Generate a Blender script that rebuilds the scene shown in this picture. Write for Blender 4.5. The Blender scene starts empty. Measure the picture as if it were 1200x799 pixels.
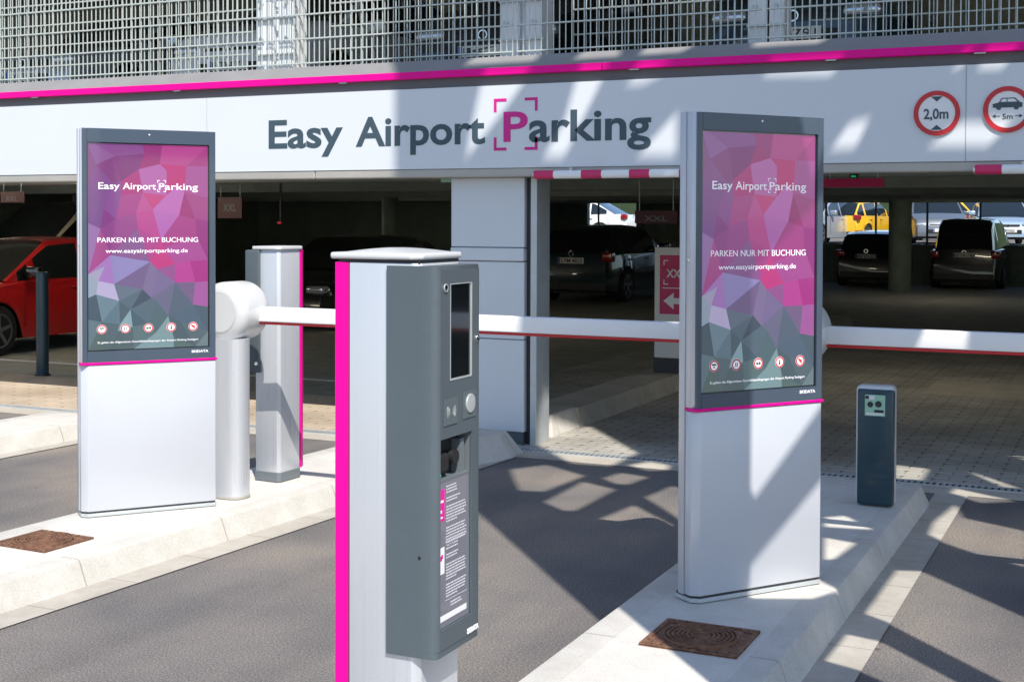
import bpy, bmesh, math, random
from mathutils import Vector, Matrix
from mathutils.geometry import delaunay_2d_cdt
R = math.radians
random.seed(7)
C = bpy.data.collections.new("scene_objects"); bpy.context.scene.collection.children.link(C)
SC = bpy.context.scene

# ------------------------------------------------------------ camera
cd = bpy.data.cameras.new("camera"); cam = bpy.data.objects.new("camera", cd); C.objects.link(cam)
cd.sensor_width = 36; cd.lens = 1561/1200*36; cd.shift_y = -109.8/1200
cd.clip_end = 3000; cd.clip_start = .05
cam.matrix_world = (Matrix.Translation((0, 0, 1.72)) @ Matrix.Rotation(R(25.06), 4, 'Z')
                    @ Matrix.Rotation(R(90-1.2), 4, 'X') @ Matrix.Rotation(R(.2), 4, 'Z'))
SC.camera = cam
# ------------------------------------------------------------ light
EL = 50
AZ = Vector((-.648, .7615, 0))                     # ground direction the light travels
W = bpy.data.worlds.new("World"); SC.world = W; W.use_nodes = True
nt = W.node_tree; bg = nt.nodes['Background']
sky = nt.nodes.new('ShaderNodeTexSky'); sky.sky_type = 'NISHITA'; sky.sun_disc = False
sky.sun_elevation = R(EL); sky.sun_rotation = math.atan2(.648, -.7615)
sky.air_density = 1.0; sky.dust_density = .6; sky.ozone_density = 3.0
nt.links.new(sky.outputs[0], bg.inputs[0]); bg.inputs[1].default_value = .13
sl = bpy.data.lights.new("sun", 'SUN'); sl.energy = 4.2; sl.angle = R(.4); sl.color = (1, .94, .86)
sun = bpy.data.objects.new("sun", sl); C.objects.link(sun)
tr = Vector((AZ.x*math.cos(R(EL)), AZ.y*math.cos(R(EL)), -math.sin(R(EL))))
sun.rotation_euler = tr.to_track_quat('-Z', 'Y').to_euler()
SC.view_settings.view_transform = 'Standard'; SC.view_settings.look = 'None'
SC.view_settings.gamma = 1; SC.view_settings.exposure = .52

# ------------------------------------------------------------ materials
def lin(c):
    c = c/255
    return c/12.92 if c <= .04045 else ((c+.055)/1.055)**2.4
def rgb(r, g, b): return (lin(r), lin(g), lin(b), 1)
def mat(name, col, rough=.5, metal=0, coat=0, emit=0, ecol=None, var=0, vscale=6, bump=0, bscale=200, spec=.5, trans=0, stretch=None, grime=0):
    m = bpy.data.materials.new(name); m.use_nodes = True
    n = m.node_tree; p = n.nodes['Principled BSDF']; L = n.links
    col = tuple(col)[:3]+(1,)
    p.inputs['Base Color'].default_value = col
    p.inputs['Roughness'].default_value = rough; p.inputs['Metallic'].default_value = metal
    p.inputs['Coat Weight'].default_value = coat; p.inputs['Specular IOR Level'].default_value = spec
    p.inputs['Transmission Weight'].default_value = trans
    if emit:
        p.inputs['Emission Color'].default_value = tuple(ecol or col)[:3]+(1,); p.inputs['Emission Strength'].default_value = emit
    tc = n.nodes.new('ShaderNodeTexCoord')
    src = tc.outputs['Object']
    if stretch:
        mp = n.nodes.new('ShaderNodeMapping'); mp.inputs['Scale'].default_value = stretch
        L.new(src, mp.inputs[0]); src = mp.outputs[0]
    if var:
        no = n.nodes.new('ShaderNodeTexNoise'); no.inputs['Scale'].default_value = vscale; no.inputs['Detail'].default_value = 6
        no.inputs['Roughness'].default_value = .65
        L.new(src, no.inputs[0])
        mr = n.nodes.new('ShaderNodeMapRange'); mr.inputs[1].default_value = .25; mr.inputs[2].default_value = .75
        mr.inputs[3].default_value = 1-var; mr.inputs[4].default_value = 1+var
        L.new(no.outputs[0], mr.inputs[0])
        mx = n.nodes.new('ShaderNodeVectorMath'); mx.operation = 'SCALE'; mx.inputs[0].default_value = col[:3]
        L.new(mr.outputs[0], mx.inputs['Scale']); L.new(mx.outputs[0], p.inputs['Base Color'])
        r2 = n.nodes.new('ShaderNodeMapRange'); r2.inputs[1].default_value = .3; r2.inputs[2].default_value = .7
        r2.inputs[3].default_value = max(.05, rough-.08); r2.inputs[4].default_value = min(1, rough+.1)
        L.new(no.outputs[0], r2.inputs[0]); L.new(r2.outputs[0], p.inputs['Roughness'])
    if bump:
        nb = n.nodes.new('ShaderNodeTexNoise'); nb.inputs['Scale'].default_value = bscale; nb.inputs['Detail'].default_value = 3
        L.new(src, nb.inputs[0])
        bu = n.nodes.new('ShaderNodeBump'); bu.inputs['Strength'].default_value = bump; bu.inputs['Distance'].default_value = .004
        L.new(nb.outputs[0], bu.inputs['Height']); L.new(bu.outputs[0], p.inputs['Normal'])
    return m

def N(n, t, **kw):
    x = n.nodes.new(t)
    for k, v in kw.items():
        if k.startswith('i_'):
            x.inputs[int(k[2:])].default_value = v
        else: setattr(x, k, v)
    return x
def ramp(n, src, stops):
    r = n.nodes.new('ShaderNodeValToRGB'); e = r.color_ramp.elements
    while len(e) < len(stops): e.new(.5)
    for i, (p, c) in enumerate(stops): e[i].position = p; e[i].color = tuple(c)[:3]+(1,)
    n.links.new(src, r.inputs[0]); return r.outputs[0]
def mixc(n, f, a, b, mode='MIX'):
    m = n.nodes.new('ShaderNodeMix'); m.data_type = 'RGBA'; m.blend_type = mode
    for i, v in ((0, f), (6, a), (7, b)):
        if hasattr(v, 'links') or hasattr(v, 'is_linked'): n.links.new(v, m.inputs[i])
        else: m.inputs[i].default_value = v
    return m.outputs[2]

def asphalt():
    m = bpy.data.materials.new("asphalt"); m.use_nodes = True; n = m.node_tree; p = n.nodes['Principled BSDF']; L = n.links
    g = N(n, 'ShaderNodeNewGeometry'); src = g.outputs['Position']
    f = N(n, 'ShaderNodeTexNoise'); f.inputs['Scale'].default_value = 120; f.inputs['Detail'].default_value = 5; f.inputs['Roughness'].default_value = .8; L.new(src, f.inputs[0])
    fine = ramp(n, f.outputs[0], [(.33, (.045, .043, .041)), (.5, (.158, .146, .135)), (.66, (.38, .35, .32))])
    b = N(n, 'ShaderNodeTexNoise'); b.inputs['Scale'].default_value = .9; b.inputs['Detail'].default_value = 5; L.new(src, b.inputs[0])
    big = ramp(n, b.outputs[0], [(.3, (.66, .68, .73)), (.5, (.96, .96, .96)), (.68, (1.30, 1.20, 1.08))])
    c = mixc(n, 1., fine, big, 'MULTIPLY')
    v = N(n, 'ShaderNodeTexVoronoi'); v.inputs['Scale'].default_value = 60; L.new(src, v.inputs[0])
    st = ramp(n, v.outputs['Distance'], [(.0, (1, 1, 1)), (.13, (0, 0, 0))])
    v2 = N(n, 'ShaderNodeTexNoise'); v2.inputs['Scale'].default_value = 34; L.new(src, v2.inputs[0])
    st2 = ramp(n, v2.outputs[0], [(.56, (0, 0, 0)), (.62, (1, 1, 1))])
    mm = N(n, 'ShaderNodeMath', operation='MULTIPLY'); L.new(st, mm.inputs[0]); L.new(st2, mm.inputs[1])
    c = mixc(n, mm.outputs[0], c, (.38, .35, .32, 1))
    # thin cracks
    w = N(n, 'ShaderNodeTexNoise'); w.inputs['Scale'].default_value = 2.2; w.inputs['Detail'].default_value = 8; L.new(src, w.inputs[0])
    cr = ramp(n, w.outputs[0], [(.496, (1, 1, 1)), (.5, (.72, .7, .68)), (.504, (1, 1, 1))])
    c = mixc(n, .45, c, mixc(n, 1., c, cr, 'MULTIPLY'))
    # wheel tracks and oil drips
    mp = N(n, 'ShaderNodeMapping'); mp.inputs['Scale'].default_value = (2.6, .25, 1); L.new(src, mp.inputs[0])
    tk = N(n, 'ShaderNodeTexNoise'); tk.inputs['Scale'].default_value = 1; tk.inputs['Detail'].default_value = 6; L.new(mp.outputs[0], tk.inputs[0])
    c = mixc(n, 1., c, ramp(n, tk.outputs[0], [(.35, (.84, .84, .86)), (.55, (1.02, 1.02, 1.02)), (.7, (1.1, 1.08, 1.04))]), 'MULTIPLY')
    dv = N(n, 'ShaderNodeTexVoronoi'); dv.inputs['Scale'].default_value = 1.7; L.new(src, dv.inputs[0])
    c = mixc(n, .75, c, mixc(n, 1., c, ramp(n, dv.outputs['Distance'], [(.015, (.3, .3, .3)), (.035, (1, 1, 1))]), 'MULTIPLY'))
    L.new(c, p.inputs['Base Color']); p.inputs['Roughness'].default_value = .85
    bu = N(n, 'ShaderNodeBump'); bu.inputs['Strength'].default_value = .3; bu.inputs['Distance'].default_value = .003
    L.new(f.outputs[0], bu.inputs['Height']); L.new(bu.outputs[0], p.inputs['Normal'])
    return m
def concrete(name, col, stain=.25, joints=0, off=0):
    m = bpy.data.materials.new(name); m.use_nodes = True; n = m.node_tree; p = n.nodes['Principled BSDF']; L = n.links
    g = N(n, 'ShaderNodeNewGeometry'); src = g.outputs['Position']
    f = N(n, 'ShaderNodeTexNoise'); f.inputs['Scale'].default_value = 160; f.inputs['Detail'].default_value = 3; L.new(src, f.inputs[0])
    b = N(n, 'ShaderNodeTexNoise'); b.inputs['Scale'].default_value = 3.5; b.inputs['Detail'].default_value = 7; b.inputs['Roughness'].default_value = .7; L.new(src, b.inputs[0])
    fr = ramp(n, f.outputs[0], [(.3, (.84, .84, .84)), (.6, (1.04, 1.04, 1.04))])
    br = ramp(n, b.outputs[0], [(.3, (1-stain, 1-stain*1.05, 1-stain*1.15)), (.62, (1, 1, 1))])
    c = mixc(n, 1., tuple(col)[:3]+(1,), mixc(n, 1., fr, br, 'MULTIPLY'), 'MULTIPLY')
    # small dark specks
    v = N(n, 'ShaderNodeTexVoronoi'); v.inputs['Scale'].default_value = 14; L.new(src, v.inputs[0])
    sp = ramp(n, v.outputs['Distance'], [(.02, (.45, .42, .4)), (.06, (1, 1, 1))])
    c = mixc(n, .6, c, mixc(n, 1., c, sp, 'MULTIPLY'))
    if joints:
        s = N(n, 'ShaderNodeSeparateXYZ'); L.new(src, s.inputs[0])
        a = N(n, 'ShaderNodeMath', operation='ADD'); a.inputs[1].default_value = off; L.new(s.outputs[1], a.inputs[0])
        d = N(n, 'ShaderNodeMath', operation='DIVIDE'); d.inputs[1].default_value = joints; L.new(a.outputs[0], d.inputs[0])
        fr_ = N(n, 'ShaderNodeMath', operation='FRACT'); L.new(d.outputs[0], fr_.inputs[0])
        jr = ramp(n, fr_.outputs[0], [(0, (.6, .57, .54)), (.005/joints, (.6, .57, .54)), (.010/joints, (1, 1, 1))])
        c = mixc(n, 1., c, jr, 'MULTIPLY')
    L.new(c, p.inputs['Base Color']); p.inputs['Roughness'].default_value = .88
    bu = N(n, 'ShaderNodeBump'); bu.inputs['Strength'].default_value = .35; bu.inputs['Distance'].default_value = .003
    L.new(f.outputs[0], bu.inputs['Height']); L.new(bu.outputs[0], p.inputs['Normal'])
    return m
def pavers(name, c1, c2, cm, scale=1):
    m = bpy.data.materials.new(name); m.use_nodes = True; n = m.node_tree; p = n.nodes['Principled BSDF']; L = n.links
    g = N(n, 'ShaderNodeNewGeometry')
    mp = N(n, 'ShaderNodeMapping'); mp.inputs['Scale'].default_value = (scale,)*3; L.new(g.outputs['Position'], mp.inputs[0])
    bt = N(n, 'ShaderNodeTexBrick'); bt.inputs['Scale'].default_value = 1
    bt.inputs['Brick Width'].default_value = .2; bt.inputs['Row Height'].default_value = .1; bt.inputs['Mortar Size'].default_value = .0045
    bt.inputs['Color1'].default_value = c1; bt.inputs['Color2'].default_value = c2; bt.inputs['Mortar'].default_value = cm
    bt.inputs['Mortar Smooth'].default_value = .3
    L.new(mp.outputs[0], bt.inputs[0])
    # dark open joint at every second stone corner, as in drainage paving
    s = N(n, 'ShaderNodeSeparateXYZ'); L.new(mp.outputs[0], s.inputs[0])
    def fra(o, d, a):
        q = N(n, 'ShaderNodeMath', operation='MULTIPLY_ADD'); q.inputs[1].default_value = 1/d; q.inputs[2].default_value = a; L.new(o, q.inputs[0])
        r = N(n, 'ShaderNodeMath', operation='FRACT'); L.new(q.outputs[0], r.inputs[0])
        t = N(n, 'ShaderNodeMath', operation='SUBTRACT'); t.inputs[1].default_value = .5; L.new(r.outputs[0], t.inputs[0])
        z = N(n, 'ShaderNodeMath', operation='MULTIPLY'); z.inputs[1].default_value = d; L.new(t.outputs[0], z.inputs[0]); return z.outputs[0]
    fx = fra(s.outputs[0], .2, .5); fy = fra(s.outputs[1], .2, .5)
    cb = N(n, 'ShaderNodeCombineXYZ'); L.new(fx, cb.inputs[0]); L.new(fy, cb.inputs[1])
    ln = N(n, 'ShaderNodeVectorMath', operation='LENGTH'); L.new(cb.outputs[0], ln.inputs[0])
    dot = ramp(n, ln.outputs['Value'], [(.012, (.28, .28, .26)), (.02, (1, 1, 1))])
    b = N(n, 'ShaderNodeTexNoise'); b.inputs['Scale'].default_value = 1.3; b.inputs['Detail'].default_value = 7; L.new(g.outputs['Position'], b.inputs[0])
    br = ramp(n, b.outputs[0], [(.3, (.72, .7, .67)), (.65, (1.08, 1.08, 1.08))])
    c = mixc(n, 1., mixc(n, 1., bt.outputs[0], dot, 'MULTIPLY'), br, 'MULTIPLY')
    L.new(c, p.inputs['Base Color']); p.inputs['Roughness'].default_value = .85
    return m
def rust():
    m = bpy.data.materials.new("rusty_iron"); m.use_nodes = True; n = m.node_tree; p = n.nodes['Principled BSDF']; L = n.links
    tc = N(n, 'ShaderNodeTexCoord')
    f = N(n, 'ShaderNodeTexNoise'); f.inputs['Scale'].default_value = 45; f.inputs['Detail'].default_value = 9; L.new(tc.outputs['Object'], f.inputs[0])
    c = ramp(n, f.outputs[0], [(.3, (.12, .06, .038)), (.5, (.19, .095, .056)), (.7, (.30, .16, .095))])
    L.new(c, p.inputs['Base Color']); p.inputs['Roughness'].default_value = .75; p.inputs['Metallic'].default_value = .2
    return m
def vcol(name, emit, rough):
    m = bpy.data.materials.new(name); m.use_nodes = True; n = m.node_tree; p = n.nodes['Principled BSDF']; L = n.links
    a = N(n, 'ShaderNodeAttribute'); a.attribute_name = 'art'
    sc = N(n, 'ShaderNodeVectorMath', operation='SCALE'); sc.inputs['Scale'].default_value = .30; L.new(a.outputs['Color'], sc.inputs[0])
    L.new(sc.outputs[0], p.inputs['Base Color']); L.new(a.outputs['Color'], p.inputs['Emission Color'])
    p.inputs['Emission Strength'].default_value = emit; p.inputs['Roughness'].default_value = rough
    p.inputs['Coat Weight'].default_value = 1; p.inputs['Coat Roughness'].default_value = .06
    return m

M = dict(
 asphalt=asphalt(),
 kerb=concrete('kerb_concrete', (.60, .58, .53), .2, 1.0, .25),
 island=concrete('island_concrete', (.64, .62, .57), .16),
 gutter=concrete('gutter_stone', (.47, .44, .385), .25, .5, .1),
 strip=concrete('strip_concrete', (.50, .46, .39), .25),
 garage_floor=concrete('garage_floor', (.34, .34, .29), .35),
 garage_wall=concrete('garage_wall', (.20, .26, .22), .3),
 garage_dark=mat('soot_dark_concrete', (.15, .19, .165), .9, var=.3, vscale=1.5),  # dark green-grey concrete, tone mottled at random
 ceil=mat('garage_ceiling', (.30, .34, .31), .9, var=.25, vscale=1.2),
 paver=pavers('paving_blocks', (.44, .42, .37, 1), (.36, .345, .31, 1), (.18, .17, .15, 1)),
 paver_tan=pavers('tan_paving', (.52, .42, .31, 1), (.48, .40, .31, 1), (.3, .25, .19, 1)),
 panel=mat('facade_panel', (.64, .67, .70), .42, .0, var=.015, vscale=1.5, coat=.15),
 colpanel=mat('column_panel', (.62, .65, .68), .4, .1, var=.03, vscale=2),
 seam=mat('panel_seam', (.30, .31, .32), .7),
 greystrip=mat('grey_coping', (.27, .265, .265), .55, .2, var=.08, vscale=3),
 greydark=mat('grey_reveal', (.12, .12, .125), .6, .1),
 magenta=mat('magenta_paint', (.80, .0, .27), .5, spec=.2),
 magtext=mat('magenta_letter', (.62, .006, .24), .45),
 slate=mat('slate_letter', (.045, .075, .095), .5),
 beam=mat('cream_beam', (.42, .40, .36), .5, .2, var=.1, vscale=2),
 galv=mat('galvanised_steel', (.50, .535, .54), .42, .35, var=.12, vscale=8),
 fence=mat('galvanised_wire', (.50, .55, .52), .5, .05, var=.06, vscale=8),
 colwhite=mat('white_steel', (.74, .76, .78), .45, var=.04, vscale=4),
 silver=mat('silver_paint', (.56, .57, .60), .36, .35, var=.03, vscale=2, coat=.2),
 brushed=mat('brushed_aluminium', (.58, .60, .63), .32, .35, var=.025, vscale=9, stretch=(8, 8, .15)),
 lid=mat('pale_grey_lid', (.62, .63, .63), .32, .1, coat=.3),
 whitep=mat('white_silver_panel', (.52, .54, .58), .34, .12, var=.02, vscale=1.2, coat=.3),
 bezel=mat('grey_bezel', (.058, .083, .118), .32, .1, coat=.3, var=.03, vscale=1.5),
 anthracite=mat('anthracite_case', (.085, .108, .122), .45, .1, bump=.25, bscale=420, var=.05, vscale=3),
 anth2=mat('anthracite_light', (.15, .175, .19), .4, .1),
 navy=mat('dark_teal_post', (.018, .05, .07), .4, .1, coat=.2, var=.06, vscale=5),
 white=mat('white_paint', (.8, .8, .8), .4, var=.02),
 letters=mat('white_letters', (.85, .85, .87), .5, emit=.15, ecol=(.9, .9, .95)),
 red=mat('signal_red', (.56, .018, .025), .4),
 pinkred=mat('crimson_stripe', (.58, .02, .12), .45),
 black=mat('black_rubber', (.012, .012, .013), .6),
 blackg=mat('black_gloss', (.006, .008, .01), .08, coat=1),
 seal=mat('dark_seal', (.03, .03, .033), .5),
 chrome=mat('chrome', (.75, .76, .78), .14, 1),
 glassd=mat('dark_car_glass', (.010, .014, .014), .06, coat=1),
 tyre=mat('tyre_rubber', (.013, .013, .014), .8),
 rim=mat('alloy_rim', (.35, .36, .37), .3, .8),
 rust=rust(),
 sheet=mat('info_sheet', (.19, .19, .225), .3, coat=.8),
 print=mat('print_grey', (.6, .6, .64), .6),
 plate=mat('plate_white', (.72, .72, .68), .5),
 plateblue=mat('plate_blue', (.01, .08, .42), .5),
 tail=mat('tail_light_red', (.30, .01, .012), .2, coat=1),
 headl=mat('headlight_glass', (.55, .6, .66), .1, .6, coat=1),
 steeltower=mat('tower_steel', (.42, .44, .46), .5, .2, var=.1, vscale=2),
 signw=mat('board_white', (.70, .69, .66), .5),
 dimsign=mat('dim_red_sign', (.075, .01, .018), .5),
 cream=mat('cream_car_paint', (.40, .37, .30), .3, coat=1),
 carred=mat('red_car_paint', (.56, .012, .014), .25, coat=1),
 carblack=mat('black_car_paint', (.008, .012, .014), .22, coat=1),
 carteal=mat('dark_teal_car_paint', (.012, .035, .045), .22, coat=1),
 carsilver=mat('silver_car_paint', (.45, .5, .55), .28, .5, coat=1),
 carblue=mat('pale_blue_car_paint', (.38, .50, .62), .28, .3, coat=1),
 caryellow=mat('yellow_car_paint', (.78, .46, .02), .3, coat=1),
 carwhite=mat('white_car_paint', (.74, .75, .75), .28, coat=1),
 cargrey=mat('grey_car_paint', (.14, .16, .18), .28, .3, coat=1),
 tube=mat('fluorescent_tube', (.8, .75, .6), .5, emit=22, ecol=(1, .86, .66)),
 green=mat('green_lamp', (.02, .6, .2), .5, emit=.15, ecol=(.02, .9, .25)),
 redlamp=mat('red_lamp', (.7, .02, .02), .5, emit=.2, ecol=(1, .03, .03)),
 exitg=mat('pale_green_sign', (.35, .6, .45), .5),
 art=vcol('lit_screen', .40, .25),
 foliage=mat('hedge_leaves', (.03, .055, .02), .8, var=.4, vscale=9),
 reader=mat('reader_plate', (.105, .13, .145), .4, .1),
 label=mat('magenta_label', (.78, .004, .33), .4),
)

# ------------------------------------------------------------ mesh helpers
class MB:
    def __init__(s): s.bm = bmesh.new()
    def box(s, x0, x1, y0, y1, z0, z1, bev=0, seg=2, Mx=None):
        r = bmesh.ops.create_cube(s.bm, size=1)
        vs = r['verts']
        for v in vs: v.co = Vector(((x0+x1)/2+v.co.x*(x1-x0), (y0+y1)/2+v.co.y*(y1-y0), (z0+z1)/2+v.co.z*(z1-z0)))
        if bev:
            es = list({e for v in vs for e in v.link_edges})
            rr = bmesh.ops.bevel(s.bm, geom=es, offset=bev, segments=seg, affect='EDGES', profile=.5)
            vs = list({v for f in rr['faces'] for v in f.verts} | {v for v in vs if v.is_valid})
        if Mx is not None:
            for v in vs: v.co = Mx @ v.co
        return s
    def prism(s, pts, z0, z1, bev=0, seg=2, Mx=None, top=None):
        top = top or pts
        a = [s.bm.verts.new((p[0], p[1], z0)) for p in pts]; b = [s.bm.verts.new((p[0], p[1], z1 if len(p) < 3 else p[2])) for p in top]
        n = len(pts); f = [s.bm.faces.new(a[::-1]), s.bm.faces.new(b)]
        for i in range(n): f.append(s.bm.faces.new((a[i], a[(i+1) % n], b[(i+1) % n], b[i])))
        bmesh.ops.recalc_face_normals(s.bm, faces=f)
        vs = a+b
        if bev:
            es = list({e for v in vs for e in v.link_edges})
            rr = bmesh.ops.bevel(s.bm, geom=es, offset=bev, segments=seg, affect='EDGES', profile=.5)
            vs = list({v for g in rr['faces'] for v in g.verts} | {v for v in vs if v.is_valid})
        if Mx is not None:
            for v in vs: v.co = Mx @ v.co
        return s
    def cyl(s, c, ax, r, h, seg=32, r2=None, bev=0):
        """cylinder centred at c along axis vector ax"""
        q = Vector(ax).normalized().to_track_quat('Z', 'Y').to_matrix().to_4x4()
        g = bmesh.ops.create_cone(s.bm, cap_ends=True, segments=seg, radius1=r, radius2=r if r2 is None else r2, depth=h)
        vs = g['verts']
        if bev:
            es = [e for e in {e for v in vs for e in v.link_edges} if abs(e.verts[0].co.z-e.verts[1].co.z) < 1e-6]
            rr = bmesh.ops.bevel(s.bm, geom=es, offset=bev, segments=5, affect='EDGES', profile=.5)
            vs = list({v for f in rr['faces'] for v in f.verts} | {v for v in vs if v.is_valid})
        m = Matrix.Translation(c) @ q
        for v in vs: v.co = m @ v.co
        return s
    def ring(s, c, ax, r0, r1, h, seg=48):
        q = Vector(ax).normalized().to_track_quat('Z', 'Y').to_matrix().to_4x4(); m = Matrix.Translation(c) @ q
        L = []
        for i in range(seg):
            t = 2*math.pi*i/seg; cs, sn = math.cos(t), math.sin(t)
            L.append([s.bm.verts.new(m @ Vector((r*cs, r*sn, z))) for r, z in ((r0, -h/2), (r1, -h/2), (r1, h/2), (r0, h/2))])
        for i in range(seg):
            a, b = L[i], L[(i+1) % seg]
            for k in range(4): s.bm.faces.new((a[k], b[k], b[(k+1) % 4], a[(k+1) % 4]))
        return s
    def build(s, name, m, parent=None, smooth=False, loc=None, ang=35):
        bmesh.ops.recalc_face_normals(s.bm, faces=s.bm.faces)
        me = bpy.data.meshes.new(name); s.bm.to_mesh(me); s.bm.free()
        for x in (m if isinstance(m, (list, tuple)) else [m]): me.materials.append(x)
        if smooth:
            for p in me.polygons: p.use_smooth = True
            me.set_sharp_from_angle(angle=R(ang))
        o = bpy.data.objects.new(name, me); C.objects.link(o)
        if parent: o.parent = parent
        if loc: o.location = loc
        return o
def tag(o, label, cat, group=None):
    o['label'] = label; o['category'] = cat
    if group: o['group'] = group
    return o
def thing(name, label, cat, loc=(0, 0, 0), rz=0, group=None):
    o = bpy.data.objects.new(name, None); C.objects.link(o); o.location = loc; o.rotation_euler = (0, 0, rz)
    o.empty_display_size = .1
    return tag(o, label, cat, group)
def struct(o): o['kind'] = 'structure'; return o

_tc = {}
def text(body, w=None, h=None, name='lettering', m=None, parent=None, at=(0, 0, 0), xdir=(1, 0, 0), up=(0, 0, 1), ext=.001, bold=0, align='L', capref=None, spacing=1.0):
    """flat letters: left baseline corner at `at`, reading along xdir, letter height h (cap height), total width w"""
    cu = bpy.data.curves.new('t', 'FONT'); cu.body = body; cu.size = 1; cu.offset = bold; cu.extrude = .001; cu.space_character = spacing
    cu.resolution_u = 4
    ob = bpy.data.objects.new('t', cu); C.objects.link(ob)
    dg = bpy.context.evaluated_depsgraph_get(); me = bpy.data.meshes.new_from_object(ob.evaluated_get(dg))
    bpy.data.objects.remove(ob)
    xs = [v.co.x for v in me.vertices]; ys = [v.co.y for v in me.vertices]
    x0, x1 = min(xs), max(xs); cap = capref or .729
    sy = h/cap; sx = (w/(x1-x0)) if w else sy
    X = Vector(xdir).normalized(); U = Vector(up).normalized(); Nn = X.cross(U)
    off = 0 if align == 'L' else -(x1-x0)/2
    for v in me.vertices:
        x, y, z = (v.co.x-x0+off)*sx, v.co.y*sy, v.co.z/.001*ext
        v.co = Vector(at)+X*x+U*y+Nn*z
    o = bpy.data.objects.new(name, me); C.objects.link(o)
    me.materials.clear(); me.materials.append(m or M['white'])
    if parent: o.parent = parent
    return o

# ============================================================ SETTING
def sheet(name, pts, z, m):
    b = MB(); vs = [b.bm.verts.new((x, y, z)) for x, y in pts]; b.bm.faces.new(vs)
    return struct(b.build(name, m))
sheet('ground', [(-700, -700), (700, -700), (700, 900), (-700, 900)], -.012, M['garage_floor'])
sheet('road', [(-60, -60), (40, -60), (40, 8.72), (-60, 8.72)], 0, M['asphalt'])
sheet('threshold_strip', [(-60, 8.72), (40, 8.72), (40, 8.965), (-60, 8.965)], .002, M['strip'])
sheet('paving', [(-60, 9.085), (-5.9, 9.085), (-5.9, 10.9), (-60, 10.9)], .004, M['paver_tan'])
sheet('paving', [(-5.9, 9.085), (12, 9.085), (12, 22), (-5.9, 22)], .003, M['paver'])
sheet('garage_ground', [(-60, 10.9), (-5.9, 10.9), (-5.9, 37.4), (-60, 37.4)], 0, M['garage_floor'])
sheet('garage_ground', [(-5.9, 22), (12, 22), (12, 37.4), (-5.9, 37.4)], .001, M['garage_floor'])

# drain channel with slotted grating
dr = thing('drain_channel', 'long steel slotted drain set in the ground across the garage entrance', 'drain', (-24, 9.025, 0))
MB().box(-36, 36, -.058, .058, -.01, .003).build('trough', M['seal'], dr)
b = MB(); b.box(-36, 36, -.06, -.048, .0, .008); b.box(-36, 36, .048, .06, .0, .008)
x = 8.0
while x < 27: b.box(x, x+.022, -.048, .048, .0, .007); x += .04
b.build('grating', M['galv'], dr)

# painted lines in the garage
b = MB()
b.box(-40, -5.6, 11.9, 12.0, .004, .006)
for k in range(8): b.box(-40+k*2.6, -39.9+k*2.6, 12.0, 17, .004, .006)
struct(b.build('floor_markings', M['white']))
struct(MB().box(-1.9, .4, 13.6, 14.9, .003, .007).build('floor_patch', M['strip']))

def island(name, L, Rr, y0, y1, zt=.13, end=.3, gl=0, gr=.16, mats=('kerb', 'island')):
    """kerbed island; L(y), Rr(y) give its left and right foot"""
    b = MB(); n = 30; rows = []
    for i in range(n+1):
        y = y0+(y1-y0)*i/n
        rows.append((y, 1.0))
    rows.append((y1+.10, .72)); rows.append((y1+.2, .3)); rows.append((y1+.26, 0.0))
    prof = []
    ring = []
    for y, k in rows:
        l, r = L(y), Rr(y); z = zt*k
        sh = (1-k)*.05
        pts = [(l+sh, 0), (l+.012+sh, max(z-.012, 0)), (l+.016+sh, max(z-.004, 0)), (l+.026+sh, z), (l+.15, z+.0), (r-.16, z), (r-.062-sh, z), (r-.050-sh, max(z-.005, 0)), (r-.043-sh, max(z-.018, 0)), (r-sh, 0)]
        ring.append([b.bm.verts.new((px, y, pz-.004)) for px, pz in pts])
    for i in range(len(ring)-1):
        for j in range(9):
            f = b.bm.faces.new((ring[i][j], ring[i][j+1], ring[i+1][j+1], ring[i+1][j])); f.smooth = True
            f.material_index = 1 if j == 4 and rows[i+1][1] == 1 else 0
    o = b.build(name, [M[mats[0]], M[mats[1]]]); o.data.set_sharp_from_angle(angle=R(28)); struct(o)
    # joint lines between the border stones and the infill
    return o
def gutter(x0f, x1f, y0, y1):
    b = MB(); n = 12
    for i in range(n):
        a, c = y0+(y1-y0)*i/n, y0+(y1-y0)*(i+1)/n
        v = [b.bm.verts.new(p) for p in ((x0f(a), a, .006), (x1f(a), a, .006), (x1f(c), c, .006), (x0f(c), c, .006))]; b.bm.faces.new(v)
    return struct(b.build('gutter', M['gutter']))
islR = lambda y: -1.10+.0*y
island('traffic_island', lambda y: -1.93, islR, -3, 8.3)
gutter(lambda y: -1.12, lambda y: -.925, -3, 8.72)
gutter(lambda y: -1.985, lambda y: -1.92, -3, 8.5)
LR = lambda y: -4.427+(y-4.25)*.052
LL = lambda y: -5.22+(y-5)*.05
island('traffic_island', LL, LR, -3, 8.45)
gutter(lambda y: LR(y)-.02, lambda y: LR(y)+.165, -3, 8.72)
FR = lambda y: -7.43+(y-7.15)*.05
island('traffic_island', lambda y: -8.12+(y-7.8)*.05, FR, -3, 8.3)
gutter(lambda y: FR(y)-.02, lambda y: FR(y)+.14, -3, 8.72)
struct(MB().prism([(-4.6, 8.2), (-4.14, 8.2), (-4.03, 8.64), (-4.05, 8.9), (-4.6, 8.9)], 0, .175, .012, 2, top=[(-4.57, 8.22), (-4.24, 8.22), (-4.15, 8.66), (-4.17, 8.82), (-4.57, 8.82)]).build('kerb_end_stone', M['kerb']))
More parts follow.
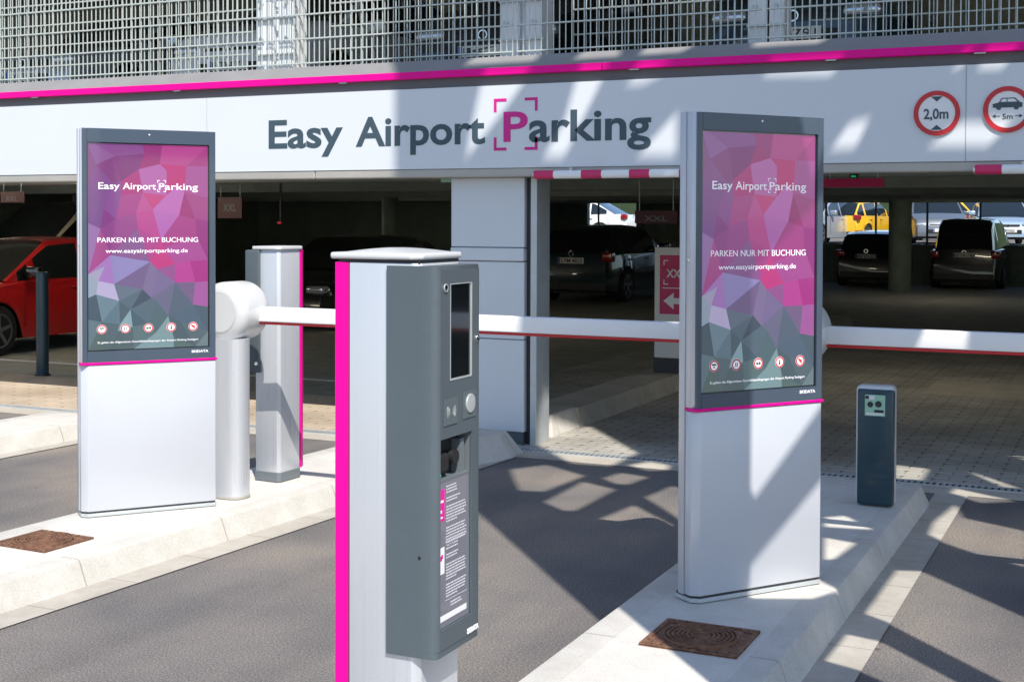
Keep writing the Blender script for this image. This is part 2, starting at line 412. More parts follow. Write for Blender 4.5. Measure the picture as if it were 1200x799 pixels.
# kerb inside the garage
b = MB()
b.prism([(-4.62, 10.2), (-4.13, 10.2), (-4.13, 22), (-4.62, 22)], 0, .16, top=[(-4.58, 10.2), (-4.17, 10.2), (-4.17, 22), (-4.58, 22)])
struct(b.build('garage_kerb', M['strip']))
struct(MB().prism([(-4.60, 9.60), (-4.13, 9.60), (-4.13, 10.19), (-4.60, 10.19)], 0, .17, bev=.012, top=[(-4.56, 9.70), (-4.19, 9.70), (-4.19, 10.19), (-4.56, 10.19)]).build('kerb_end_stone', M['kerb']))

# manhole covers
def manhole(cx, cy, z, label, sx=.37, sy=.34, rz=0):
    t = thing('manhole_cover', label, 'manhole cover', (cx, cy, z), rz, 'rusty square manhole covers in the islands')
    MB().box(-sx/2, sx/2, -sy/2, sy/2, -.02, .002).box(-sx/2, sx/2, -sy/2, -sy/2+.02, 0, .006).box(-sx/2, sx/2, sy/2-.02, sy/2, 0, .006).box(-sx/2, -sx/2+.02, -sy/2+.02, sy/2-.02, 0, .006).box(sx/2-.02, sx/2, -sy/2+.02, sy/2-.02, 0, .006).build('frame', M['rust'], t)
    b = MB(); b.cyl((0, 0, .003), (0, 0, 1), .145, .008, 48)
    for r in (.03, .048, .066, .084, .102, .12, .137): b.ring((0, 0, .009), (0, 0, 1), r, r+.007, .010)
    for k in range(24):
        for r0_ in (.057, .093, .129): b.box(r0_-.008, r0_+.008, -.0025, .0025, .006, .011, Mx=Matrix.Rotation(2*math.pi*(k+(r0_ > .09)*.5)/24, 4, 'Z'))
    for k in range(9):
        for s_ in (-1, 1): b.box(-.145+k*.036, -.135+k*.036, s_*.158-.005, s_*.158+.005, .0, .006)
    for sxx in (-1, 1):
        for syy in (-1, 1): b.ring((sxx*.15, syy*.14, .004), (0, 0, 1), .008, .018, .006, 16)
    b.build('lid', M['rust'], t)
    return t
manhole(-1.48, 4.872, .13, 'rusty square manhole cover in front of the right screen kiosk, half shaded', .375, .345)
manhole(-4.85, 4.935, .13, 'sunlit rusty manhole cover at the lower left, on the island before the left screen kiosk', .355, .32, R(-2))

# ============================================================ GARAGE BUILDING
g = thing('parking_garage', 'multi storey parking garage with white sign fascia and magenta stripe above dark entrances', 'building', (-4, 9.2, 0))
def gp(mb, name, m, smooth=False, parent=None):
    o = mb.build(name, m, parent or g, smooth)
    if parent is None: o.location = -Vector(g.location)
    return o
XL, XR = -30, 9.0
fas = gp(MB().box(XL, XR, 9.05, 9.30, 2.105, 2.725), 'fascia', M['panel'])
for x in (-19.2, -13.1, -7.06, -1.0, 5.1): gp(MB().box(x, x+.004 if x != -7.06 else x+.002, 9.048, 9.052, 2.106, 2.724), 'panel_joint', M['seam'])
gp(MB().box(XL, XR, 9.075, 9.30, 2.725, 2.80), 'reveal_strip', M['greydark'])
b = MB(); xs = [XL, -16.2, -8.82, -3.51, 3.2, XR]
for i in range(len(xs)-1): b.box(xs[i]+.003, xs[i+1]-.003, 9.028, 9.30, 2.80, 2.856, .004, 1)
gp(b, 'magenta_stripe', M['magenta'])
for x in (-9.0, -7.4, -5.75, -3.3, -1.9, -.95): gp(MB().box(x, x+.07, 9.035, 9.05, 2.792, 2.799), 'stripe_clip', M['galv'])
gp(MB().prism([(9.05, 2.857), (9.30, 2.857), (9.30, 2.96), (9.16, 2.955)], XL, XR, Mx=Matrix(((0, 0, 1, 0), (1, 0, 0, 0), (0, 1, 0, 0), (0, 0, 0, 1)))), 'coping', M['greystrip'])
b = MB(); xs = [XL, -14.2, -8.15, -5.99, XR]
for i in range(len(xs)-1): b.box(xs[i]+.002, xs[i+1]-.002, 9.055, 9.22, 2.038, 2.104, .01, 2)
gp(b, 'lower_beam', M['beam'])
# entrance columns clad in panels
def column(x0, x1, post=True):
    b = MB()
    for z0, z1 in ((.10, .80), (.806, 1.395), (1.401, 1.50), (1.506, 2.037)):
        if z0 == 1.401: b.box(x0, x1, 9.175, 9.6, z0, z1, .006, 1)
        else: b.box(x0, x1, 9.19, 9.6, z0, z1, .004, 1)
    c = gp(b, 'column', M['colpanel'])
    MB().box(x0+.01, x1-.01, 9.2, 9.59, 0.0, .10).build('column_base', M['anthracite'], c)
    MB().box(x0+.015, x1-.015, 9.205, 9.585, .12, 2.0).build('column_core', M['anthracite'], c)
    if post:
        MB().box(x1+.002, x1+.045, 9.24, 9.5, 0, 2.037).build('shutter_guide', M['seal'], c)
        MB().box(x1+.047, x1+.10, 9.2, 9.45, 0, 2.037, .006, 2).build('guide_rail', M['galv'], c)
column(-4.82, -4.195); column(-2.76, -2.2); column(-8.25, -7.62)
# interior
gp(MB().box(XL-1, XR, 9.31, 37.2, 2.36, 2.80), 'ceiling', M['ceil'])
b = MB()
for y in (13.5, 18.5, 23.5, 28.5, 33.5): b.box(XL, XR, y, y+.35, 2.16, 2.36)
gp(b, 'ceiling_beam', M['ceil'])
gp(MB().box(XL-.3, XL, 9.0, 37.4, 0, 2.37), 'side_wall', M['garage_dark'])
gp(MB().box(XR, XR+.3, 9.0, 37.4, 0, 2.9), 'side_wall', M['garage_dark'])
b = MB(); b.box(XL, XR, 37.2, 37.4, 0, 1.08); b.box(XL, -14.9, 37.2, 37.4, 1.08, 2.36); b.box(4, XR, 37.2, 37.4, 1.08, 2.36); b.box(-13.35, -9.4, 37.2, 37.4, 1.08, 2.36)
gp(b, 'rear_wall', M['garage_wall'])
gp(MB().box(-22, -21.7, 9.4, 37.2, 0, 2.36), 'inner_wall', M['garage_dark'])  # walls added here and below to keep the left bays dark
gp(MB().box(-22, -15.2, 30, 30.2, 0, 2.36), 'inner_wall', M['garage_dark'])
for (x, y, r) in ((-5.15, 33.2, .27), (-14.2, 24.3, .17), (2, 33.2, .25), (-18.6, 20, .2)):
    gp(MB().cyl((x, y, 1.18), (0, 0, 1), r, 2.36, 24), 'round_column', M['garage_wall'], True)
for i in range(14): gp(MB().cyl((-14.5+i*1.35, 37.1, 1.7), (0, 0, 1), .03, 1.3, 8), 'railing_post', M['garage_dark'])
# ramp underside sloping across the right bay
gp(MB().prism([(-2.6, 2.34), (9, 1.3), (9, 1.42), (-2.2, 2.42)], -31, -26, Mx=Matrix(((1, 0, 0, 0), (0, 0, -1, 0), (0, 1, 0, 0), (0, 0, 0, 1)))), 'ramp_slab', M['garage_wall'])
# upper deck
gp(MB().box(XL, XR, 9.31, 30, 2.81, 2.93), 'upper_deck', M['garage_floor'])
gp(MB().box(XL, XR, 9.2, 31, 5.6, 6.0), 'roof_slab', M['beam'])
gp(MB().box(XL, XR, 19.0, 19.2, 2.94, 5.6), 'upper_rear_wall', M['garage_floor'])
b = MB()
for x0, x1 in ((-6.80, -6.44), (-4.50, -4.15), (-2.53, -2.27), (-11.3, -10.95), (.0, .3), (2.3, 2.6), (-13.6, -13.3)):
    c = MB()
    c.box(x0, x0+.16, 9.40, 9.62, 2.965, 5.6, .008, 1).box(x1-.14, x1, 9.40, 9.62, 2.965, 5.6, .008, 1).box(x0+.16, x1-.14, 9.46, 9.56, 2.965, 5.6)
    o = gp(c, 'upper_column', M['colwhite'])
    d = MB()
    for k in range(4): d.box(x0-.005, x1+.03, 9.372, 9.398, 3.10+.2*k*1.5, 3.112+.2*k*1.5)
    for k in (0, 1, 2): d.cyl((x0+.05, 9.39, 3.24+.3*k), (0, 1, 0), .018, .03, 10).cyl((x1-.06, 9.39, 3.24+.3*k), (0, 1, 0), .018, .03, 10)
    d.build('bracket', M['galv'], o)
# slatted wire fence in bays, double rods
def fence(x0, x1, y, label, lean=0, zt=4.15, grp='wire mesh fence bays on the upper deck', step=.05):
    b = MB(); n = int((x1-x0)/step)
    for i in range(n+1):
        x = x0+step*i
        b.box(x-.0036, x+.0036, y-.0036, y+.0036, 2.965, zt)
    k = 0
    z = 3.0
    while z < zt:
        b.box(x0, x1, y-.016, y-.006, z-.0045, z+.0045); b.box(x0, x1, y+.006, y+.016, z-.0045, z+.0045); z += .2
    return tag(b.build('wire_fence', M['fence']), label, 'fence', grp)
fence(-14, -6.62, 9.26, 'steel wire fence bay at the upper left, left of the first white upper column')
fence(-6.58, -4.33, 9.26, 'steel wire fence bay between the two white upper columns above Easy Airport lettering')
fence(-4.29, -2.40, 9.26, 'steel wire fence bay above the P and right of the second white column')
fence(-2.36, 4.0, 9.26, 'steel wire fence bay at the upper right above the round signs')
step2 = .11
G2 = 'inner guard grilles behind the wire fence'
fence(-14, -6.82, 9.92, 'inner steel guard grille seen through the far left fence bay', zt=4.0, grp=G2, step=step2)
fence(-6.40, -4.54, 9.92, 'inner steel guard grille behind the fence over the word Airport', zt=4.0, grp=G2, step=step2)
fence(-4.10, -2.58, 9.92, 'inner steel guard grille behind the fence over the word Parking', zt=4.0, grp=G2, step=step2)
fence(-2.2, 4.0, 9.92, 'inner steel guard grille behind the upper right fence bay', zt=4.0, grp=G2, step=step2)

# fascia lettering
FY = 9.049
def ft(body, x0, x1, z, h, m, bold=.022):
    return text(body, x1-x0, h, 'lettering', m, fas, (x0, FY, z), (1, 0, 0), (0, 0, 1), .002, bold)
fas_letters = [
 ft('Easy', -6.433, -5.72, 2.296, .232, M['slate']), ft('Airport', -5.60, -4.46, 2.296, .232, M['slate']),
 ft('P', -4.305, -4.105, 2.305, .228, M['magtext'], .02), ft('arking', -4.095, -3.138, 2.30, .232, M['slate'])]
for sx, x in ((1, -4.385), (-1, -4.025)):
    for sz, z in ((1, 2.235), (-1, 2.625)):
        MB().prism([(x, z), (x+sx*.105, z), (x+sx*.105, z+sz*.022), (x+sx*.022, z+sz*.022), (x+sx*.022, z+sz*.1), (x, z+sz*.1)], -.001, .001, Mx=Matrix(((1, 0, 0, 0), (0, 0, 1, FY-.001), (0, 1, 0, 0), (0, 0, 0, 1)))).build('corner_bracket', M['magtext'], fas)

# round signs
def roundsign(x, z, r, label):
    t = thing('round_sign', label, 'road sign', (x, 9.045, z), 0)
    MB().cyl((0, 0, 0), (0, 1, 0), r*.985, .01, 64).build('face', M['white'], t)
    MB().ring((0, -.006, 0), (0, 1, 0), r*.79, r, .006, 64).build('red_rim', M['red'], t)
    return t
t = roundsign(-1.178, 2.419, .146, 'round red rimmed height limit sign reading 2,0m on the fascia')
text('2,0m', .155, .068, 'number', M['slate'], t, (-.082, -.0065, -.036), ext=.001, bold=.02)
b = MB()
for s in (1, -1): b.prism([(-.036, s*.108), (.036, s*.108), (0, s*.076)], -.001, .001, Mx=Matrix(((1, 0, 0, 0), (0, 0, 1, -.0065), (0, 1, 0, 0), (0, 0, 0, 1))))
b.build('arrow', M['slate'], t)
t = roundsign(-.745, 2.43, .148, 'round red rimmed length limit sign with a car and 5m, at the right edge')
text('5m', .062, .036, 'number', M['slate'], t, (-.03, -.0065, -.062), ext=.001, bold=.01)
b = MB(); Y3 = Matrix(((1, 0, 0, 0), (0, 0, 1, -.0065), (0, 1, 0, 0), (0, 0, 0, 1)))
b.prism([(-.088, .012), (-.09, .036), (-.052, .046), (-.034, .074), (.044, .074), (.074, .046), (.09, .04), (.088, .012), (.07, .012), (.062, -.002), (.044, -.002), (.036, .012), (-.036, .012), (-.044, -.002), (-.062, -.002), (-.07, .012)], -.001, .001, Mx=Y3)
for s in (1, -1):
    b.prism([(s*.045, -.044), (s*.085, -.044), (s*.085, -.040), (s*.045, -.040)], -.001, .001, Mx=Y3)
    b.prism([(s*.092, -.042), (s*.072, -.030), (s*.072, -.054)], -.0012, .0008, Mx=Y3)
b.build('car_symbol', M['slate'], t)
b = MB(); Y4 = Matrix(((1, 0, 0, 0), (0, 0, 1, -.0085), (0, 1, 0, 0), (0, 0, 0, 1)))
b.prism([(-.042, .048), (-.03, .067), (-.006, .067), (-.006, .048)], -.0006, .0006, Mx=Y4); b.prism([(0, .048), (0, .067), (.04, .067), (.058, .048)], -.0006, .0006, Mx=Y4)
b.build('window_symbol', M['white'], t)

# striped height bars hanging under the beam
def hbar(x0, x1, segs, label):
    t = thing('height_bar', label, 'height bar', ((x0+x1)/2, 9.0, 2.048))
    o = Vector(t.location)
    MB().box(x0-o.x, x1-o.x, -.028, .028, -.03, .03, .022, 4).build('tube', M['white'], t, True)
    for a, c in segs:
        MB().box(a-o.x, c-o.x, -.0295, .0295, -.0315, .0315, .0225, 4).build('red_band', M['pinkred'], t, True)
    b = MB()
    for x in (x0+.3, x1-.3): b.box(x-o.x-.01, x-o.x+.01, .0, .06, .0, .05)
    b.build('hanger', M['galv'], t)
hbar(-4.038, -2.3, [(-4.036, -3.852), (-3.662, -3.475), (-3.292, -3.111), (-2.92, -2.73), (-2.55, -2.36)], 'red and white striped height bar under the beam over the middle entrance')
hbar(-.945, 1.3, [(-.943, -.755), (-.56, -.37), (-.18, .01)], 'red and white striped height bar under the beam at the right edge')

# ============================================================ SCREEN KIOSKS
def art_mesh(W0, H0, parent):
    V_ = """35,50 892,50 35,1530 892,1530 75,50 415,50 560,50 35,330 35,620 35,985 35,1155 35,1310 892,200 892,430 892,600 892,890 892,1050 892,1240 892,1420 180,1530 355,1530 640,1530 800,1530 90,205 220,140 432,118 220,340 265,320 390,230 590,235 540,190 735,200 670,340 855,425 720,390 590,415 490,520 420,400 265,420 145,520 120,660 230,590 370,545 385,660 550,740 565,800 680,560 800,590 810,720 150,930 190,850 470,900 215,1060 105,1035 520,955 650,920 415,1100 650,1055 800,1055 250,1180 90,1130 480,1165 520,1190 780,1220 130,1330 255,1350 330,1245 345,1370 455,1350 600,1300 690,1345 240,1400 510,1420 640,1460 760,900"""
    S_ = """130,100,140,85,150 300,90,135,70,140 480,90,150,40,120 700,110,180,60,140 60,200,130,70,130 300,200,125,40,120 180,220,130,55,125 640,260,185,30,120 480,280,178,95,170 440,180,155,30,115 800,320,165,75,150 840,180,165,50,130 90,300,130,70,140 100,400,125,70,140 330,400,170,40,125 200,430,135,70,145 340,480,165,60,140 430,480,185,75,150 520,440,190,55,130 620,470,186,102,182 580,600,180,100,180 730,480,155,35,120 820,500,160,60,135 90,570,120,70,140 180,590,130,50,130 290,640,150,65,140 450,640,185,65,145 500,700,175,60,140 620,720,175,50,135 720,640,165,55,135 860,700,150,40,130 760,790,170,70,150 60,720,150,110,170 200,720,140,60,135 330,760,135,85,145 80,860,165,70,140 60,950,180,60,125 300,850,145,85,150 520,870,195,50,130 650,830,170,70,150 310,920,145,135,190 170,960,165,120,190 90,990,165,160,190 60,1080,150,165,185 340,1010,115,95,140 600,970,150,80,145 730,950,185,60,150 840,970,170,40,135 180,1090,185,175,212 120,1130,125,145,155 320,1100,100,115,135 460,1050,125,110,150 560,1060,120,105,150 600,1140,105,105,135 740,1130,115,95,135 840,1150,165,90,160 60,1230,70,90,105 170,1230,110,135,150 320,1180,85,105,120 430,1150,65,80,100 300,1260,75,95,110 450,1240,85,105,120 630,1240,85,100,120 840,1270,75,95,110 190,1300,95,120,135 305,1320,135,165,175 390,1330,70,95,110 560,1300,80,105,115 740,1300,80,100,120 60,1360,95,120,130 170,1400,85,105,115 310,1440,80,100,110 430,1430,90,115,120 550,1460,125,155,160 700,1440,75,95,105 840,1400,85,105,115 100,1480,85,105,105 700,1520,85,110,110 250,1500,80,100,105 420,1510,100,125,130 860,1500,110,130,135"""
    pts = [Vector(((float(a)-35)/857*W0, (1-(float(b_)-50)/1480)*H0)) for a, b_ in (q.split(',') for q in V_.split())]
    sw = [[float(v) for v in q.split(',')] for q in S_.split()]
    vs, es, fs, *_ = delaunay_2d_cdt(pts, [], [], 0, 1e-5)
    me = bpy.data.meshes.new('screen')
    me.from_pydata([(v.x, 0, v.y) for v in vs], [], [tuple(f) for f in fs])
    ca = me.color_attributes.new('art', 'FLOAT_COLOR', 'CORNER')
    for p in me.polygons:
        cx = sum(me.vertices[i].co.x for i in p.vertices)/3/W0*857+35; cy = (1-sum(me.vertices[i].co.z for i in p.vertices)/3/H0)*1480+50
        if p.normal.y > 0: p.flip()
        c = min(sw, key=lambda q: (q[0]-cx)**2+(q[1]-cy)**2)[2:]
        for li in p.loop_indices: ca.data[li].color = rgb(*c)
    me.materials.append(M['art'])
    o = bpy.data.objects.new('screen', me); C.objects.link(o); o.parent = parent
    return o
def kiosk(label, loc, rz, sx=1, sz=1):
    t = thing('screen_kiosk', label, 'kiosk', loc, rz, 'tall advertising screen kiosks on the islands'); t.scale = (sx, 1, sz)
    W0 = .688; H = 2.038; s = .797
    foot = [(.0, .028), (.034, 0), (W0-.006, 0), (W0, .008), (W0, .066), (0, .066)]
    # footprints: front shell and back shell with a groove between them
    MB().prism([(.006, .03), (.036, .004), (W0-.008, .004), (W0-.006, .008), (W0-.006, .13), (.006, .13)], .012, .03).build('plinth', M['seal'], t)
    MB().prism([(.0, .028), (.034, -.002), (W0-.006, -.002), (W0, .008), (W0, .136), (0, .136)], .0, .018, .002, 1).build('foot_plate', M['galv'], t)
    MB().prism(foot, .028, s-.002, .004, 2).build('lower_panel', M['whitep'], t, True)
    MB().prism([(-.004, .07), (W0+.004, .07), (W0+.004, .108), (W0-.03, .14), (.03, .14), (-.004, .108)], .024, H, .005, 2).build('back_shell', M['silver'], t, True)
    # upper head: silver sides, glass front
    MB().prism([(0, .030), (.0, .066), (W0, .066), (W0, .020), (W0-.006, .012), (.020, .012)], s+.012, H-.002, .003, 2).build('head_frame', M['silver'], t, True)
    X0, X1, Z0, Z1 = .030, .650, .868, 1.962
    b = MB(); y0, y1 = -.004, .011
    b.box(.006, X0, y0, y1, s+.013, H-.004, .0025, 2); b.box(X1, W0-.006, y0, y1, s+.013, H-.004, .0025, 2)
    b.box(X0, X1, y0, y1, s+.013, Z0); b.box(X0, X1, y0, y1, Z1, H-.004)
    bz = b.build('bezel', M['bezel'], t)
    MB().box(X0, X1, .0085, .0105, Z0, Z1).build('screen_seal', M['blackg'], t)
    sc = art_mesh(X1-X0-.012, Z1-Z0-.012, t); sc.location = (X0+.006, .0075, Z0+.006)
    k = sc; ox, oz = -(X0+.006), -(Z0+.006); ty = -.0012
    def kt(body, x0, x1, z, h, bold=.008): return text(body, (x1-x0) if x1 else None, h, 'lettering', M['letters'], k, (x0+ox, ty, z+oz), ext=.0004, bold=bold)
    kt('Easy', .087, .192, 1.718, .036); kt('Airport', .208, .375, 1.718, .036); kt('P', .390, .418, 1.718, .036); kt('arking', .420, .592, 1.718, .036)
    for sx_, x in ((1, .382), (-1, .426)):
        for sz_, z in ((1, 1.706), (-1, 1.768)):
            x_, z_ = x+ox, z+oz
            MB().prism([(x_, z_), (x_+sx_*.013, z_), (x_+sx_*.013, z_+sz_*.003), (x_+sx_*.003, z_+sz_*.003), (x_+sx_*.003, z_+sz_*.013), (x_, z_+sz_*.013)], -.0004, .0004, Mx=Matrix(((1, 0, 0, 0), (0, 0, 1, ty), (0, 1, 0, 0), (0, 0, 0, 1)))).build('corner_bracket', M['letters'], k)
    kt('PARKEN NUR MIT BUCHUNG', .082, .592, 1.438, .027, .0)
    kt('www.easyairportparking.de', .122, .538, 1.383, .022, .004)
    kt('Es gelten die Allgemeinen Geschäftsbedingungen der Airport Parking Stuttgart', .082, .592, .908, .0105, 0)
    for i, cx in enumerate((.102, .219, .336, .452, .566)):
        b = MB(); b.cyl((cx+ox, ty, .982+oz), (0, 1, 0), .0245, .0006, 32); b.build('icon_disc', M['letters'], k)
        MB().ring((cx+ox, ty-.0006, .982+oz), (0, 1, 0), .0175, .0235, .0008, 32).build('icon_ring', M['red'], k)
        b = MB(); Q = Matrix.Translation((cx+ox, ty-.0008, .982+oz))
        if i == 0: b.box(-.011, .011, 0, .0005, .002, .009, Mx=Q).box(-.004, .004, 0, .0005, -.008, -.002, Mx=Q)
        elif i == 1: b.box(-.006, -.002, 0, .0005, -.01, .01, Mx=Q).box(.002, .006, 0, .0005, -.01, .01, Mx=Q)
        elif i == 2: b.box(-.012, -.001, 0, .0005, -.006, .004, Mx=Q).box(.002, .012, 0, .0005, -.006, .006, Mx=Q)
        elif i == 3: b.cyl((cx+ox, ty-.0008, .988+oz), (0, 1, 0), .004, .0005, 12).box(-.004, .004, 0, .0005, -.011, .001, Mx=Q)
        else: b.box(-.004, .004, 0, .0005, -.014, .014, Mx=Q @ Matrix.Rotation(R(-45), 4, 'Y')).box(-.008, .008, .0001, .0006, -.002, .007, Mx=Q)
        b.build('icon_symbol', M['seal'] if i < 4 else M['red'], k)
    text('SKIDATA', .088, .0135, 'lettering', M['letters'], bz, (.555, -.0045, .842), ext=.0004, bold=.02)
    MB().cyl((.34, -.0045, 2.008), (0, 1, 0), .004, .002, 16).build('sensor', M['letters'], bz)
    MB().box(-.003, W0+.003, -.006, .064, s, s+.0125, .002, 1).build('magenta_trim', M['magenta'], t)
    MB().cyl((.0005, .05, 1.42), (1, 0, 0), .009, .006, 16, bev=.001).build('key_lock', M['chrome'], t, True)
    return t
kR = kiosk('tall screen kiosk on the right island, partly in shadow, left of the small dark post', (-1.636, 5.286, .13), math.atan2(.556, .406))
kL = kiosk('sunlit tall screen kiosk on the left island beside the barrier drum', (-5.036, 5.401, .13), math.atan2(.568, .444), .721/.688, 2.068/2.038)

# ============================================================ TERMINALS
def bars_text(b, x0, x1, y0, rows, dz, h, mx):
    pass
# --- near terminal (front with display faces +X)
tn = thing('ticket_terminal', 'large ticket terminal in the foreground with magenta edge, display and info sheet', 'ticket terminal', (-1.69, 2.93, .13))
o = Vector((-1.69, 2.93, .13))
def rel(b): 
    for v in b.bm.verts: v.co -= o
    return b
rel(MB().prism([(-1.765, 2.822), (-1.585, 2.822), (-1.566, 2.836), (-1.566, 3.028), (-1.585, 3.042), (-1.765, 3.042)], .13, 1.612, .003, 2)).build('column', M['brushed'], tn, True)
rel(MB().prism([(-1.765, 2.824), (-1.765, 3.04), (-1.806, 3.036), (-1.812, 3.0), (-1.812, 2.86), (-1.806, 2.8222)], .13, 1.612)).build('magenta_edge', M['magenta'], tn)
rel(MB().prism([(-1.768, 2.8235), (-1.7625, 2.8235), (-1.7625, 3.0405), (-1.768, 3.0405)], .131, 1.611)).build('edge_seam', M['seal'], tn)
rel(MB().prism([(-1.80, 2.83), (-1.57, 2.83), (-1.57, 3.035), (-1.80, 3.035)], 1.611, 1.62)).build('lid_joint', M['seal'], tn)
b = MB()                                                           # arched lid
cap = [(-1.818, 2.815), (-1.585, 2.812), (-1.560, 2.83), (-1.560, 3.035), (-1.585, 3.05), (-1.818, 3.05)]
b.prism(cap, 1.6205, 1.637, .006, 3, top=[(x_, y_, 1.637) for x_, y_ in cap])
bm = b.bm
n1, n2 = 10, 8
grid = []
for i in range(n1+1):
    row = []
    for j in range(n2+1):
        u = -1+2*i/n1; v = -1+2*j/n2
        z = 1.6365+.0115*(1-u*u)*(1-.5*v*v)-.002*v*v
        row.append(bm.verts.new((-1.689+u*.122, 2.9325+v*.110, z if abs(u) < 1 and abs(v) < 1 else 1.6345)))
    grid.append(row)
for i in range(n1):
    for j in range(n2):
        bm.faces.new((grid[i][j], grid[i+1][j], grid[i+1][j+1], grid[i][j+1]))
rel(b).build('lid', M['lid'], tn, True)
# device box, front plate at X=-1.512
hb = MB(); XB, XF, Y0, Y1 = -1.653, -1.512, 2.8135, 3.0455
XI = XF-.048
hb.prism([(XB, Y0), (XI, Y0), (XI, Y1), (XB, Y1)], .655, 1.606)
def lw(z0, z1, w):   # side walls of the case, rounded front corners
    hb.prism([(XI, Y0), (XF-.022, Y0), (XF-.012, Y0+.0025), (XF-.005, Y0+.008), (XF, Y0+.0155), (XF, Y0+w), (XI, Y0+w)], z0, z1)
    hb.prism([(XI, Y1), (XI, Y1-w), (XF, Y1-w), (XF, Y1-.009), (XF-.003, Y1-.004), (XF-.010, Y1)], z0, z1)
lw(.672, 1.596, .018)
hb.prism([(XI, Y0), (XF-.022, Y0), (XF-.013, Y0+.0025), (XF-.006, Y0+.008), (XF-.002, Y0+.0155), (XF-.002, Y1-.009), (XF-.005, Y1-.004), (XF-.012, Y1), (XI, Y1)], 1.5961, 1.606)
hb.prism([(XI, Y0), (XF-.022, Y0), (XF-.013, Y0+.0025), (XF-.006, Y0+.008), (XF-.002, Y0+.0155), (XF-.002, Y1-.009), (XF-.005, Y1-.004), (XF-.012, Y1), (XI, Y1)], .655, .6719)
case = rel(hb).build('device_case', M['anthracite'], tn, True); 
# front plate with openings: built from strips round display and recess
def fp(b, y0, y1, z0, z1, x0=XF-.006, x1=XF-.0004, bev=0): return b.box(x0, x1, y0, y1, z0, z1, bev)
b = MB(); a0, a1 = Y0+.018, Y1-.018
DY0, DY1, DZ0, DZ1 = 2.880, 2.996, 1.325, 1.562
RY0, RY1, RZ0, RZ1 = 2.8316, 3.000, .722, 1.186
fp(b, a0, DY0, RZ1, 1.596); fp(b, DY1, a1, RZ1, 1.596); fp(b, DY0, DY1, DZ1, 1.596); fp(b, DY0, DY1, RZ1, DZ0)
fp(b, RY1, a1, .672, RZ1); fp(b, RY0, RY1, .672, RZ0)
rel(b).build('front_plate', M['anthracite'], case)
dsp = rel(fp(MB(), DY0+.001, DY1-.001, DZ0+.001, DZ1-.001, XF-.004, XF-.0025)).build('display', M['blackg'], case)
b = MB(); w_ = .004
fp(b, DY1-w_, DY1, DZ0, DZ1, XF-.0055, XF+.001); fp(b, DY0, DY1-w_, DZ0, DZ0+w_, XF-.0055, XF+.001); fp(b, DY0, DY0+.002, DZ0+w_, DZ1, XF-.0055, XF+.0006); fp(b, DY0+.002, DY1-w_, DZ1-.002, DZ1, XF-.0055, XF+.0006)
rel(b).build('display_rim', M['galv'], case)
rel(MB().cyl((XF, 2.853, 1.553), (1, 0, 0), .0085, .006, 20, bev=.001)).build('camera_lens', M['blackg'], case, True)
rel(MB().ring((XF+.002, 2.853, 1.553), (1, 0, 0), .008, .010, .003, 24)).build('lens_ring', M['galv'], case)
rel(MB().cyl((XF, 3.026, 1.418), (1, 0, 0), .010, .006, 20, bev=.001)).build('key_lock', M['chrome'], case, True)
rel(fp(MB(), 2.848, 2.916, 1.218, 1.282, XF, XF+.0022)).build('card_reader', M['reader'], case)
b = MB()
for s in (-1, 1):
    for r in (.009, .015, .021):
        for k in range(7):
            t0 = R(-38+76*k/7); t1 = R(-38+76*(k+1)/7)
            P_ = [(2.882+s*rr*math.cos(tt), 1.25+rr*math.sin(tt)) for rr, tt in ((r, t0), (r+.0025, t0), (r+.0025, t1), (r, t1))]
            b.prism(P_, XF+.0023, XF+.003, Mx=Matrix(((0, 0, 1, 0), (1, 0, 0, 0), (0, 1, 0, 0), (0, 0, 0, 1))))
rel(b).build('contactless_symbol', M['galv'], case)
b = fp(MB(), 2.948, 3.018, 1.222, 1.29, XF, XF+.0018); rel(b).build('call_plate', M['reader'], case)
rel(MB().cyl((XF+.003, 2.984, 1.258), (1, 0, 0), .024, .005, 32, bev=.0015)).build('call_button', M['galv'], case, True)
# recess: ticket slot above, info sheet below
b = MB()
fp(b, RY0, RY1, 1.085, RZ1-.001, XF-.045, XF-.040)
rel(b).build('ticket_slot', M['black'], case)
b = MB()
fp(b, RY1-.004, RY1, RZ0, RZ1, XF-.045, XF-.007); fp(b, RY0, RY1-.004, RZ0, RZ0+.004, XF-.045, XF-.007); fp(b, RY0, RY0+.003, RZ0, RZ1, XF-.045, XF-.007); fp(b, RY0+.003, RY1-.004, 1.080, 1.085, XF-.040, XF-.007)
fp(b, RY1-.038, RY1-.018, 1.085, 1.17, XF-.040, XF-.014)
rel(b).build('recess_frame', M['anth2'], case)
rel(MB().box(XF-.03, XF-.012, 2.836, 2.90, 1.10, 1.145, .006).cyl((XF-.02, 2.93, 1.13), (1, 0, 0), .018, .02, 20)).build('ticket_mouth', M['black'], case)
rel(MB().box(XF-.02, XF-.010, 2.842, 2.852, 1.092, 1.100)).build('slot_lamp', M['green'], case)
sh = rel(fp(MB(), RY0+.003, RY1-.005, RZ0+.004, 1.080, XF-.012, XF-.008)).build('info_sheet', M['sheet'], case)
XS = XF-.008
rel(fp(MB(), 2.836, 2.866, .985, 1.062, XS, XS+.0006)).build('magenta_label', M['label'], sh)
rel(fp(MB(), 2.842, 2.852, 1.005, 1.012, XS+.0006, XS+.001).box(XS+.0006, XS+.001, 2.846, 2.86, 1.03, 1.036).box(XS+.0006, XS+.001, 2.840, 2.856, .992, .996)).build('label_mark', M['white'], sh)
rel(fp(MB(), 2.836, 2.866, .855, .920, XS, XS+.0006)).build('white_label', M['white'], sh)
